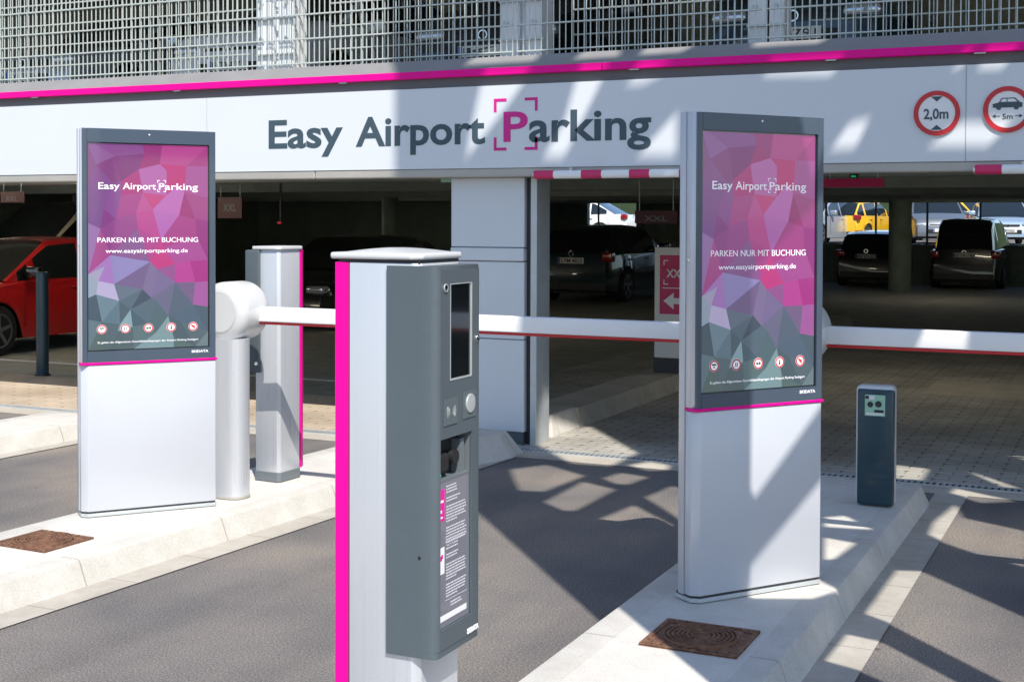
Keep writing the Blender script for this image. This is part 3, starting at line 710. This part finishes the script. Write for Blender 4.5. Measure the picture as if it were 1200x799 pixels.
rel(fp(MB(), 2.841, 2.853, .888, .900, XS+.0006, XS+.001).box(XS+.0006, XS+.001, 2.850, 2.858, .893, .903)).build('label_mark', M['label'], sh)
rel(fp(MB(), 2.836, 2.985, .738, .752, XS, XS+.0006)).build('white_strip', M['white'], sh)
b = MB(); rnd = random.Random(3)
def lines(z, n, y0=2.876, dz=.0072, full=2.985):
    for i in range(n):
        y = y0
        e = full-rnd.uniform(0, .012) if i < n-1 else y0+.06
        while y < e-.004:
            l = rnd.uniform(.005, .016); fp(b, y, min(y+l, e), z-i*dz, z-i*dz+.003, XS, XS+.0005); y += l+.003
lines(1.064, 3, full=2.93); lines(1.035, 2, full=2.95); lines(1.014, 6); lines(.962, 7); lines(.918, 2, full=2.93); lines(.896, 2, full=2.95); lines(.872, 6); lines(.822, 5)
lines(.774, 2, y0=2.90, full=2.96)
for z in (.940, .985-.055, .785): fp(b, 2.87, 2.985, z, z+.001, XS, XS+.0005)
rel(b).build('printed_lines', M['print'], sh)
text('SKIDATA', .062, .0125, 'lettering', M['letters'], case, Vector((XF+.0006, 2.975, .676))-o, (0, 1, 0), (0, 0, 1), .0005, .05)
rel(MB().cyl((-1.56, 2.8128, .9), (0, 1, 0), .004, .002, 12)).build('case_screw', M['black'], case)

# --- far terminal on the left island
tf = thing('ticket_terminal', 'slimmer silver ticket terminal with magenta edge on the left island behind the white drum', 'ticket terminal', (-4.74, 6.76, .13))
o = Vector((-4.74, 6.76, .13))
rel(MB().prism([(-4.835, 6.665), (-4.672, 6.655), (-4.655, 6.672), (-4.648, 6.86), (-4.70, 6.91), (-4.835, 6.90)], .185, 1.53, .004, 2)).build('column', M['brushed'], tf, True)
rel(MB().prism([(-4.838, 6.662), (-4.671, 6.652), (-4.652, 6.67), (-4.645, 6.862), (-4.70, 6.913), (-4.838, 6.903)], .13, .1855, .002, 1)).build('base', M['anth2'], tf)
rel(MB().prism([(-4.648, 6.863), (-4.643, 6.870), (-4.665, 6.922), (-4.70, 6.922), (-4.70, 6.911)], .187, 1.53)).build('magenta_edge', M['magenta'], tf)
rel(MB().prism([(-4.85, 6.65), (-4.665, 6.64), (-4.642, 6.66), (-4.635, 6.87), (-4.695, 6.93), (-4.85, 6.92)], 1.531, 1.552, .005, 3, top=[(-4.85, 6.65), (-4.665, 6.64), (-4.642, 6.66), (-4.635, 6.87), (-4.695, 6.93), (-4.85, 6.92)])).build('lid', M['lid'], tf, True)
c2 = rel(MB().box(-4.90, -4.797, 6.645, 6.90, .785, 1.528, .008, 3)).build('device_case', M['anthracite'], tf, True)
rel(MB().cyl((-4.815, 6.643, .84), (0, 1, 0), .012, .008, 16, bev=.001)).build('key_lock', M['chrome'], c2, True)

# ============================================================ BARRIERS
def barrier(x, y, label, arm, al, armlen, z=.13):
    t = thing('barrier_post', label, 'barrier', (x, y, z), 0, 'round headed barrier gates on the islands')
    def oval(k, n=28):
        return [(.006+(.128*k)*math.copysign(abs(math.cos(2*math.pi*i/n))**.62, math.cos(2*math.pi*i/n)), .005+.082*k*math.copysign(abs(math.sin(2*math.pi*i/n))**.8, math.sin(2*math.pi*i/n))) for i in range(n)]
    MB().prism(oval(1), .012, .905).build('post', M['brushed'], t, True)
    MB().prism(oval(1.03), .0, .013).build('base', M['beam'], t)
    # drum head: a fat rounded cylinder whose face looks back down the lane
    MB().cyl((-.005, .08, 1.055), (0, 1, 0), .172, .28, 64, bev=.06).build('drum_head', M['lid'], t, True)
    MB().cyl((-.005, -.0610, 1.055), (0, 1, 0), .112, .004, 48).ring((-.005, -.0595, 1.055), (0, 1, 0), .113, .117, .004, 64).build('drum_cap', M['lid'], t, True)
    b = MB(); b.cyl((.12, -.01, 1.06), (1, -.8, .1), .005, .01, 12); b.build('screw', M['black'], t)
    a = bpy.data.objects.new('barrier_arm', None); C.objects.link(a); a.parent = t; a.location = (.13, .12, 1.035)
    MB().box(0, armlen, -.03, .03, -.036, .048, .006, 3).build('beam', M['white'], a, True)
    MB().box(0.0, armlen, -.016, .016, -.052, -.0365, .004, 1).build('red_edge', M['red'], a)
    MB().box(-.06, .0, -.045, .045, -.055, .055, .012, 2).build('clamp', M['lid'], a, True)
    return t
barrier(-4.70, 6.20, 'white barrier gate with round drum head beside the left screen kiosk, arm lowered', None, 'lowered white barrier arm with red lower edge across the middle lane', 2.62)
barrier(-1.485, 6.30, 'white barrier gate mostly hidden behind the right screen kiosk', None, 'lowered white barrier arm with red lower edge across the right lane', 3.0)

# ============================================================ POSTS
t = thing('reader_post', 'small dark teal post with a square reader window on the right island end', 'post', (-1.30, 7.60, .13))
MB().box(-.105, .105, -.05, .07, .0, .672, .028, 4).build('body', M['lid'], t, True)
MB().box(-.095, .105, -.056, .0, .004, .655, .016, 3).build('front_cover', M['navy'], t, True)
w = MB().box(-.052, .058, -.0585, -.055, .505, .622).build('reader_window', M['exitg'], t)
b = MB(); b.cyl((-.022, -.060, .568), (0, 1, 0), .016, .003, 20).cyl((.022, -.060, .572), (0, 1, 0), .018, .003, 20).box(-.05, -.03, -.0605, -.0585, .60, .615).box(.0, .05, -.0605, -.0585, .525, .54)
b.build('sensor', M['seal'], w)
MB().box(-.045, .05, -.0605, -.0587, .510, .522).box(-.028, .0, -.0605, -.0587, .595, .618).build('bright_chip', M['white'], w)
t = thing('bollard', 'dark round bollard standing in front of the red car', 'bollard', (-10.768, 10.96, 0))
MB().cyl((0, 0, .565), (0, 0, 1), .066, 1.13, 24, bev=.01).build('tube', M['navy'], t, True)
MB().cyl((0, 0, .01), (0, 0, 1), .085, .02, 24).build('foot', M['seal'], t, True)

# XXL board and hanging signs
t = thing('direction_board', 'white board with red XXL sign and left arrow behind the right kiosk', 'sign board', (-4.22, 13.0, .16))
MB().box(-.23, .23, -.05, .05, .0, .15).build('foot', M['seal'], t)
bd = MB().box(-.23, .23, -.04, .04, .15, 1.28, .01, 2).build('board', M['signw'], t)
sg = MB().box(-.17, .17, -.045, -.0405, .60, 1.20).build('red_sign', M['pinkred'], bd)
text('XXL', .20, .085, 'lettering', M['white'], bd, (-.10, -.0465, .975), ext=.001, bold=.02)
Y5 = Matrix(((1, 0, 0, 0), (0, 0, 1, -.0465), (0, 1, 0, 0), (0, 0, 0, 1)))
for sx, x in ((1, -.13), (-1, .13)):
    for sz, z in ((1, .90), (-1, 1.15)):
        MB().prism([(x, z), (x+sx*.05, z), (x+sx*.05, z+sz*.01), (x+sx*.01, z+sz*.01), (x+sx*.01, z+sz*.05), (x, z+sz*.05)], -.001, .001, Mx=Y5).build('corner_bracket', M['white'], bd)
MB().box(-.14, .14, -.0475, -.0455, .862, .870).build('white_line', M['white'], bd)
MB().prism([(-.13, .735), (-.02, .82), (-.02, .765), (.13, .765), (.13, .705), (-.02, .705), (-.02, .65)], -.001, .001, Mx=Y5).build('arrow', M['white'], bd)
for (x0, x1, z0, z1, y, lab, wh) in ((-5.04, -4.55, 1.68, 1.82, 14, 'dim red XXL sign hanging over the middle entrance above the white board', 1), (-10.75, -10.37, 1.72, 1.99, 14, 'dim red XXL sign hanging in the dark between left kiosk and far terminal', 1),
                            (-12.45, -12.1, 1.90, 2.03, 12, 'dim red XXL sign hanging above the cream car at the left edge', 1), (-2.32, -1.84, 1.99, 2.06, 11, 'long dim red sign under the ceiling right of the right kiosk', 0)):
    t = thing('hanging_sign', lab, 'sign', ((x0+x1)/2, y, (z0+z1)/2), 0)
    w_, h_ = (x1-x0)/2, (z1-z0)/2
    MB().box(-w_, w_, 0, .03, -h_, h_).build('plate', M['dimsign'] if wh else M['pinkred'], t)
    b = MB(); 
    for s in (-.8, .8): b.cyl((s*w_, .015, (h_+2.36-t.location.z)/2), (0, 0, 1), .006, 2.36-t.location.z-h_, 8)
    b.build('rod', M['galv'], t)
    if wh: text('XXL', w_*1.1, min(.10, h_*.9), 'lettering', M['anth2'], t, (-w_*.55, -.001, -.045), ext=.001, bold=.01)
t = thing('signal_lamp', 'tiny green signal lamp above the long dim red sign', 'lamp', (-2.07, 10.95, 2.075))
MB().box(-.016, .016, -.02, .02, -.006, .008).build('lens', M['green'], t); MB().box(-.035, .035, .02, .04, -.015, .29).build('holder', M['seal'], t)
t = thing('signal_lamp', 'tiny red signal lamp glowing in the dark left of the far terminal', 'lamp', (-10.7, 15.3, 1.66))
MB().box(-.022, .022, -.02, .02, -.012, .012).build('lens', M['redlamp'], t); MB().box(-.012, .012, .02, .04, -.02, .7).build('holder', M['seal'], t)
t = thing('exit_sign', 'small pale green escape sign under the beam left of the clad column', 'sign', (-4.98, 9.5, 2.045))
MB().box(-.1, .1, 0, .03, -.03, .02).build('plate', M['exitg'], t); MB().box(-.01, .01, .03, .04, -.03, .3).build('holder', M['galv'], t)
for (x, y, lab) in ((-3.67, 30, 'lit fluorescent ceiling lamp over the black cars in the right bay'), (-9.5, 19.0, 'ceiling tube lamp behind the beam over the middle of the garage'), (-15, 14.0, 'ceiling tube lamp behind the beam over the red car'), (-13.2, 11.2, 'ceiling tube lamp just inside the left entrance above the red car'), (-11.6, 12.6, 'ceiling tube lamp inside the left entrance behind the left kiosk'), (-16.5, 15.6, 'ceiling tube lamp above the cream car'), (-2.0, 14.0, 'ceiling tube lamp behind the front beam of the right bay'), (-16, 24.0, 'ceiling tube lamp deep in the left bay')):  # first lamp is real; the tubes after it are added to brighten the bays
    t = thing('ceiling_lamp', lab, 'lamp', (x, y, 2.26))
    MB().box(-.55, .55, -.05, .05, .03, .1).build('housing', M['galv'], t); MB().box(-.5, .5, -.04, .04, -.02, .03).build('tube', M['tube'], t)

# ============================================================ CARS
def lerp(tab, x):
    if x <= tab[0][0]: return tab[0][1]
    for (a, va), (b_, vb) in zip(tab, tab[1:]):
        if x <= b_: 
            f = (x-a)/(b_-a); f = f*f*(3-2*f) if False else f
            return va+(vb-va)*f
    return tab[-1][1]
KIND = {
 'hatch': dict(L=4.0, W=1.72, H=1.46, belt=[(-2.0, .72), (-1.95, .92), (-1.2, .95), (.75, .94), (1.3, .88), (1.85, .72), (2.0, .52)],
    roof=[(-1.95, .94), (-1.55, 1.36), (-1.2, 1.42), (-.3, 1.46), (.25, 1.42), (1.05, .93)], pil=[-1.32, -.28, .62], wb=(-1.22, 1.24)),
 'suv': dict(L=4.5, W=1.86, H=1.64, belt=[(-2.25, .75), (-2.2, 1.0), (-1.3, 1.04), (.9, 1.03), (1.5, 1.0), (2.1, .82), (2.25, .55)],
    roof=[(-2.2, 1.02), (-1.8, 1.5), (-1.4, 1.6), (-.3, 1.64), (.35, 1.6), (1.2, 1.02)], pil=[-1.45, -.3, .78], wb=(-1.35, 1.35)),
 'mpv': dict(L=4.4, W=1.82, H=1.78, belt=[(-2.2, .72), (-2.18, 1.0), (-1.3, 1.03), (1.0, 1.02), (1.6, .95), (2.1, .75), (2.2, .52)],
    roof=[(-2.18, 1.02), (-2.02, 1.62), (-1.8, 1.76), (-.3, 1.78), (.5, 1.72), (1.45, 1.0)], pil=[-1.6, -.5, .6], wb=(-1.35, 1.35)),
 'sedan': dict(L=4.6, W=1.8, H=1.45, belt=[(-2.3, .68), (-2.25, .92), (-1.6, .97), (-1.2, .96), (.9, .92), (1.5, .87), (2.15, .72), (2.3, .5)],
    roof=[(-1.85, .96), (-1.15, 1.36), (-.7, 1.43), (0, 1.45), (.4, 1.41), (1.2, .92)], pil=[-1.0, -.15, .72], wb=(-1.38, 1.4)),
}
def number_plate(t, x, z, fac, txt=None):
    s = fac
    p = MB().box(min(x, x+s*.012), max(x, x+s*.012), -.26, .26, z-.055, z+.055).build('number_plate', M['plate'], t)
    MB().box(min(x+s*.012, x+s*.0135), max(x+s*.012, x+s*.0135), -.255 if s < 0 else .215, -.215 if s < 0 else .255, z-.05, z+.05).build('plate_band', M['plateblue'], p) if False else None
    # blue band on the plate's left end as one reads it
    yl = -.255 if s > 0 else .215
    MB().box(min(x+s*.012, x+s*.014), max(x+s*.012, x+s*.014), yl if s < 0 else -.255, (yl+.04) if s < 0 else -.215, z-.05, z+.05).build('plate_band', M['plateblue'], p)
    if txt:
        xd = (0, -1, 0) if s < 0 else (0, 1, 0)
        st = .20 if s < 0 else -.20
        text(txt, .42, .075, 'lettering', M['seal'], p, (x+s*.0135, st, z-.037), xd, (0, 0, 1), .001, .01)
    return p
def car(name, kind, paint, label, loc, rz, plate=None, fplate=None, group=None, scale=1):
    K = KIND[kind]; L, Wd = K['L'], K['W']; t = thing(name, label, 'car', loc, rz, group); t.scale = (scale,)*3
    N_ = 72; st = [-L/2+L*i/N_ for i in range(N_+1)]
    Ra = .36
    def half(x):
        u = abs(x)/(L/2); return Wd/2*(1-.16*u**5-.02*u*u)
    def zb(x):
        z = .20+.06*max(0, abs(x)/(L/2)-.8)*5
        for wx in K['wb']:
            d = abs(x-wx)
            if d < Ra: z = max(z, .31+math.sqrt(Ra*Ra-d*d))
        return z
    body = bmesh.new(); glass = bmesh.new(); rings = []
    for x in st:
        w = half(x); b0 = zb(x); zt = lerp(K['belt'], x)
        b0 = min(b0, zt-.12); mid = max(b0+.02, .55); e = max(0, abs(x)/(L/2)-.93)*.6
        sh = zt-.035
        rings.append([Vector((x, s*yy, zz)) for s, pts in ((-1, [(w*.97, b0), (w, max(mid, b0+.01)), (w*.985, max(.72*zt, mid+.01) if .72*zt > b0 else b0+.03), (w*.955, max(sh, b0+.05)), (w*.86, zt), (w*.4, zt+.018)]),) for yy, zz in pts]
                     + [Vector((x, 0, zt+.022))] +
                     [Vector((x, yy, zz)) for yy, zz in [(w*.4, zt+.018), (w*.86, zt), (w*.955, max(sh, b0+.05)), (w*.985, max(.72*zt, mid+.01) if .72*zt > b0 else b0+.03), (w, max(mid, b0+.01)), (w*.97, b0)]])
    vv = [[body.verts.new(p) for p in r] for r in rings]
    for i in range(N_):
        for j in range(12): body.faces.new((vv[i][j], vv[i][j+1], vv[i+1][j+1], vv[i+1][j]))
    body.faces.new(vv[0][::-1]); body.faces.new(vv[-1])
    # greenhouse
    rf = K['roof']; gx0, gx1 = rf[0][0], rf[-1][0]; NG = 48; gr = []
    for i in range(NG+1):
        x = gx0+(gx1-gx0)*i/NG; zt = lerp(K['belt'], x); zr = max(lerp(rf, x), zt+.002); w = half(x); k = (zr-zt)/max(.01, K['H']-zt)
        zt -= .01
        gr.append((x, [(x, -w*.90, zt), (x, -w*(.90-.15*k), zt+(zr-zt)*.86), (x, -w*(.84-.16*k), zt+(zr-zt)*.97), (x, -w*.4, zr+.006), (x, w*.4, zr+.006), (x, w*(.84-.16*k), zt+(zr-zt)*.97), (x, w*(.90-.15*k), zt+(zr-zt)*.86), (x, w*.90, zt)]))
    gb = [[body.verts.new(p) for p in r[1]] for r in gr]; gg = [[glass.verts.new(p) for p in r[1]] for r in gr]
    ztop = K['H']
    for i in range(NG):
        xm = (gr[i][0]+gr[i+1][0])/2
        slope = abs((lerp(rf, gr[i+1][0])-lerp(rf, gr[i][0]))/(gr[i+1][0]-gr[i][0]))
        high = lerp(rf, xm)-lerp(K['belt'], xm)
        steep = slope > .36
        for j in range(7):
            side = j in (0, 6)
            pil = min(abs(xm-p) for p in K['pil']) < .045 or high < .1
            isg = (side and not pil and high > .12) or (j in (2, 3, 4) and steep)
            q, bmx = (gg, glass) if isg else (gb, body)
            bmx.faces.new((q[i][j], q[i][j+1], q[i+1][j+1], q[i+1][j]))
    for bmx in (body, glass):
        bmesh.ops.delete(bmx, geom=[v for v in bmx.verts if not v.link_faces], context='VERTS')
    def mk(bmx, nm, m, par, sm=True):
        mb = MB(); mb.bm.free(); mb.bm = bmx; return mb.build(nm, m, par, sm, ang=40)
    bo = mk(body, 'body', M[paint], t); mk(glass, 'window_glass', M['glassd'], t)
    MB().box(-L/2+.12, L/2-.12, -Wd/2+.2, Wd/2-.2, .18, .62).build('underbody', M['black'], t)
    # wheels
    for wx in K['wb']:
        for s in (-1, 1):
            yc = s*(Wd/2-.12)
            wl = MB().cyl((wx, yc, .315), (0, 1, 0), .315, .20, 32, bev=.03).build('wheel', M['tyre'], t, True)
            b = MB(); yo = yc+s*.10
            b.ring((wx, yo, .315), (0, 1, 0), .195, .215, .02, 32); b.cyl((wx, yo, .315), (0, 1, 0), .05, .03, 16)
            for k in range(5):
                a = 2*math.pi*k/5; Q = Matrix.Translation((wx, yo, .315)) @ Matrix.Rotation(a, 4, 'Y')
                b.box(-.022, .022, -.01, .01, .04, .2, Mx=Q)
            b.build('rim', M['rim'], wl)
    # lamps
    xf, xr = L/2, -L/2
    for s in (-1, 1):
        hy = s*Wd/2*.66
        MB().box(xf-.30, xf-.02, hy-.17, hy+.17, .58, .70, .05, 3).build('headlight', M['headl'], t, True)
        MB().box(xr-.01, xr+.18, s*Wd/2*.80-.13, s*Wd/2*.80+.09*1, .78, .96, .03, 2).build('tail_light', M['tail'], t, True)
        m_ = MB().box(.55+(.1 if kind != 'hatch' else .1), .78, min(s*(Wd/2-.06), s*(Wd/2+.16)), max(s*(Wd/2-.06), s*(Wd/2+.16)), .95, 1.10, .035, 3).build('mirror', M[paint] if paint != 'carred' else M['blackg'], t, True)
        for hx_ in (-.02, -.95):
            MB().box(hx_-.16, hx_, s*(Wd/2-.012)-.012, s*(Wd/2-.012)+.018, .80, .83, .008, 1).build('door_handle', M[paint], t)
        for dx in (.82, -.18, -1.02 if kind != 'hatch' else -.98): MB().box(dx-.004, dx+.004, s*(Wd/2-.004)-.003, s*(Wd/2-.004)+.003, .34, .86).build('door_gap', M['seal'], t)
    MB().box(xf-.06, xf+.004, -.42, .42, .34, .50, .02, 2).box(xf-.14, xf-.03, -.36, .36, .56, .66, .02, 2).build('grille', M['black'], t)
    MB().box(xr-.006, xr+.1, -Wd/2*.78, Wd/2*.78, .24, .40, .02, 2).build('rear_bumper', M['seal'], t)
    if plate is not None: number_plate(t, xr-.008, .80 if kind != 'mpv' else .86, -1, plate)
    if fplate is not None: number_plate(t, xf+.006, .46, 1, fplate)
    b = MB(); b.ring((xf-.012, 0, .62) if fplate is not None else (xr, 0, .93), (1, 0, 0), .04, .052, .012, 20); b.build('round_badge', M['chrome'], t)
    return t
PI = math.pi
GG = 'cars parked inside the ground floor of the garage'
car('parked_car', 'hatch', 'carred', 'red hatchback parked in the left bay behind the bollard', (-13.55, 13.45, 0), -PI/2, '', '', GG)
car('parked_car', 'mpv', 'cream', 'cream coloured tall car behind the red hatchback', (-17.3, 18.4, 0.1), -PI/2, '', '', GG, 1.08)
car('parked_car', 'hatch', 'carteal', 'dark teal car seen from behind through the middle entrance', (-10.45, 27.4, 0), PI/2, 'S PM 4823', None, GG, 1.1)
car('parked_car', 'hatch', 'carblack', 'black hatchback seen from behind, left of the two dark cars in the right bay', (-6.28, 37.0-0.0, 0), PI/2, 'BB LH 52', None, GG)
car('parked_car', 'mpv', 'carblack', 'black tall van like car seen from behind at the right edge of the garage', (-3.87, 37.2, 0), PI/2, 'ES TA 196', None, GG)
car('parked_car', 'sedan', 'carblack', 'barely visible black car in the dark behind the near and far terminals', (-11.8, 19.2, 0), -PI/2, None, '', GG)
GO = 'sunlit cars in the lot behind the garage'
struct(MB().box(-60, 40, 38.2, 120, -.01, .95).build('rear_lot_ground', M['asphalt']))
car('parked_car', 'sedan', 'carsilver', 'pale silver car outside behind the garage, next to the right kiosk', (-9.75, 45.2, .95), -PI/2-.25, None, '', GO)
car('parked_car', 'hatch', 'caryellow', 'yellow and white lit car outside, left of the round pillar', (-8.75, 47.4, .95), PI/2-.2, None, '', GO)
car('parked_car', 'suv', 'cargrey', 'grey car outside behind the two dark cars, right of the pillar', (-6.25, 47.3, .95), -PI/2+.25, None, '', GO)
car('parked_car', 'sedan', 'carblue', 'pale blue car outside facing the garage above the black van', (-4.1, 47.2, .95), -PI/2+.2, None, 'S', GO)
car('parked_car', 'mpv', 'caryellow', 'yellow van parked outside behind the pale blue car', (-6.1, 53.5, .95), -PI/2+.9, None, None, GO)
car('parked_car', 'sedan', 'carwhite', 'white car outside seen small over the roof of the dark teal car', (-18.0, 43.5, .95), PI, None, None, GO)
tag(MB().box(-60, 40, 62, 64, .9, 3.6, .2, 2).build('hedge', M['foliage']), 'dark green hedge far behind the lot and the parked cars', 'hedge')
GU = 'cars on the upper deck behind the wire fence'
for (x, kd, pt, pl, lab) in ((-12.0, 'sedan', 'carsilver', 'S YL 3588', 'silver car on the upper deck at the far left behind the fence'),
     (-9.0, 'suv', 'carwhite', 'E TN 71', 'white car on the upper deck just left of the first white upper column'),
     (-5.9, 'suv', 'carblack', 'K', 'black car on the upper deck above the word Airport'),
     (-2.8, 'mpv', 'carteal', 'S 6791', 'dark car on the upper deck above the word Parking and the right kiosk'),
     (.3, 'sedan', 'carsilver', 'S', 'silver car on the upper deck at the upper right corner')):
    car('parked_car', kd, pt, lab, (x, 11.9+KIND[kd]['L']/2, 2.93), -PI/2, None, pl, GU)

# ============================================================ UNSEEN SHADOW SCREEN right of the camera, steel sheet cut to cast the lattice shadow
HOLES = [  # openings shaped after the sunlit patches on lanes, kiosk and fascia
  [(2.42, 10.492), (2.694, 10.605), (2.818, 10.09), (2.426, 9.604), (2.289, 9.679)] ,
  [(2.342, 9.237), (2.749, 9.843), (2.868, 9.502), (2.449, 8.91), (2.388, 8.929)] ,
  [(2.495, 8.579), (2.822, 8.941), (2.847, 8.313), (2.784, 8.142), (2.698, 8.424), (2.57, 8.424)] ,
  [(2.932, 9.965), (3.104, 10.133), (3.233, 9.909), (3.009, 9.677), (2.952, 9.73)] ,
  [(3.26, 10.434), (3.438, 10.542), (3.53, 10.352), (3.441, 10.145), (3.315, 10.163)] ,
  [(2.986, 9.194), (3.258, 9.517), (3.306, 9.418), (2.954, 8.411), (2.972, 8.679)] ,
  [(3.534, 6.838), (3.647, 6.784), (3.657, 5.884), (3.609, 5.608), (3.126, 4.852), (3.098, 5.084), (3.071, 5.977), (3.036, 6.155)] ,
  [(2.794, 5.863), (2.883, 5.712), (2.906, 5.083), (2.67, 5.157), (2.632, 5.369), (2.551, 5.545)] ,
  [(4.325, 7.924), (4.71, 8.363), (4.555, 7.986), (4.689, 7.556), (4.224, 6.802), (4.145, 7.175), (4.121, 7.454), (4.138, 7.639)] ,
  [(5.01, 8.899), (5.139, 8.381), (4.912, 8.405), (4.905, 8.766)] ,
  [(5.437, 9.482), (5.411, 8.776), (5.33, 8.852)] ,
  [(5.067, 9.887), (5.211, 9.646), (4.955, 9.26), (4.799, 9.361)] ,
  [(2.962, 12.033), (3.525, 12.442), (3.464, 10.958), (3.118, 10.473), (2.9, 10.67), (2.888, 11.732)],
  [(2.477, 7.642), (2.836, 8.054), (2.846, 7.173), (2.499, 6.715), (2.476, 6.736)],
  [(2.859, 6.845), (2.481, 6.409), (2.472, 6.225), (2.701, 6.147), (2.865, 6.244)],
  [(3.52, 7.791), (3.631, 7.798), (3.606, 7.409), (3.401, 7.549)],
  [(3.282, 7.288), (3.378, 7.117), (3.13, 6.829), (3.067, 6.817)],
  [(2.357, 13.966), (2.38, 14.133), (2.46, 14.482), (2.754, 14.182), (2.609, 14.082)],
  [(4.124, 12.767), (4.509, 12.384), (4.437, 12.355), (4.109, 12.704)],
  [(4.441, 11.851), (4.541, 11.938), (4.641, 11.862), (4.571, 11.725)],
  [(4.909, 11.385), (5.085, 11.369), (5.324, 11.119), (5.207, 11.077)],
  [(5.029, 11.763), (5.082, 11.798), (5.149, 11.735), (5.069, 11.719)],
  [(5.189, 11.702), (5.347, 11.541), (5.269, 11.506), (5.163, 11.619)],
  [(2.833, 13.475), (2.964, 13.603), (3.049, 13.88), (3.219, 13.711), (2.965, 13.34)],
  [(3.325, 13.483), (3.407, 13.536), (3.612, 13.292), (3.429, 13.373)],
  [(3.389, 12.901), (3.613, 12.975), (3.614, 12.669)],
  [(2.351, 14.741), (2.543, 14.973), (2.917, 14.594), (2.786, 14.312)],
  [(3.033, 14.047), (3.175, 14.217), (3.352, 14.024), (3.303, 13.793)],
  [(3.427, 13.672), (3.524, 13.835), (3.813, 13.519), (3.661, 13.443)],
  [(4.069, 13.062), (4.136, 13.224), (4.536, 12.786), (4.406, 12.726)],
]
D0 = -2.0; T = math.tan(R(EL)); AV = Vector((-.648, .7615, 0)); BV = Vector((.7615, .648, 0))
cu = bpy.data.curves.new('tower', 'CURVE'); cu.dimensions = '2D'; cu.fill_mode = 'BOTH'; cu.extrude = .012
def sp(pts):
    s = cu.splines.new('POLY'); s.points.add(len(pts)-1)
    for i, (a, c) in enumerate(pts): s.points[i].co = (a, c, 0, 1)
    s.use_cyclic_u = True
zof = D0*T
sp([(1.868, 0), (2.02, 0), (2.02, 4.7+zof), (4.0, 4.7+zof), (6.1, 8.6+zof), (6.1, 12.7+zof), (1.868, 17.0+zof)])
for q, h in enumerate(HOLES):
    k = 1.06; ca = sum(a for a, c in h)/len(h); cc = sum(c for a, c in h)/len(h)
    sp([(ca+(a-ca)*k, cc+(c-cc)*k+zof) for a, c in h])
ob = bpy.data.objects.new('t', cu); C.objects.link(ob)
me = bpy.data.meshes.new_from_object(ob.evaluated_get(bpy.context.evaluated_depsgraph_get())); bpy.data.objects.remove(ob)
tw = bpy.data.objects.new('lattice_wall', me); C.objects.link(tw)
me.materials.clear(); me.materials.append(M['steeltower'])
Mx = Matrix(((BV.x, 0, -AV.x, -AV.x*D0), (BV.y, 0, -AV.y, -AV.y*D0), (0, 1, 0, 0), (0, 0, 0, 1)))
for v in me.vertices: v.co = Mx @ v.co
tag(tw, 'tall braced steel screen wall standing at the right beside the lane', 'steel wall')
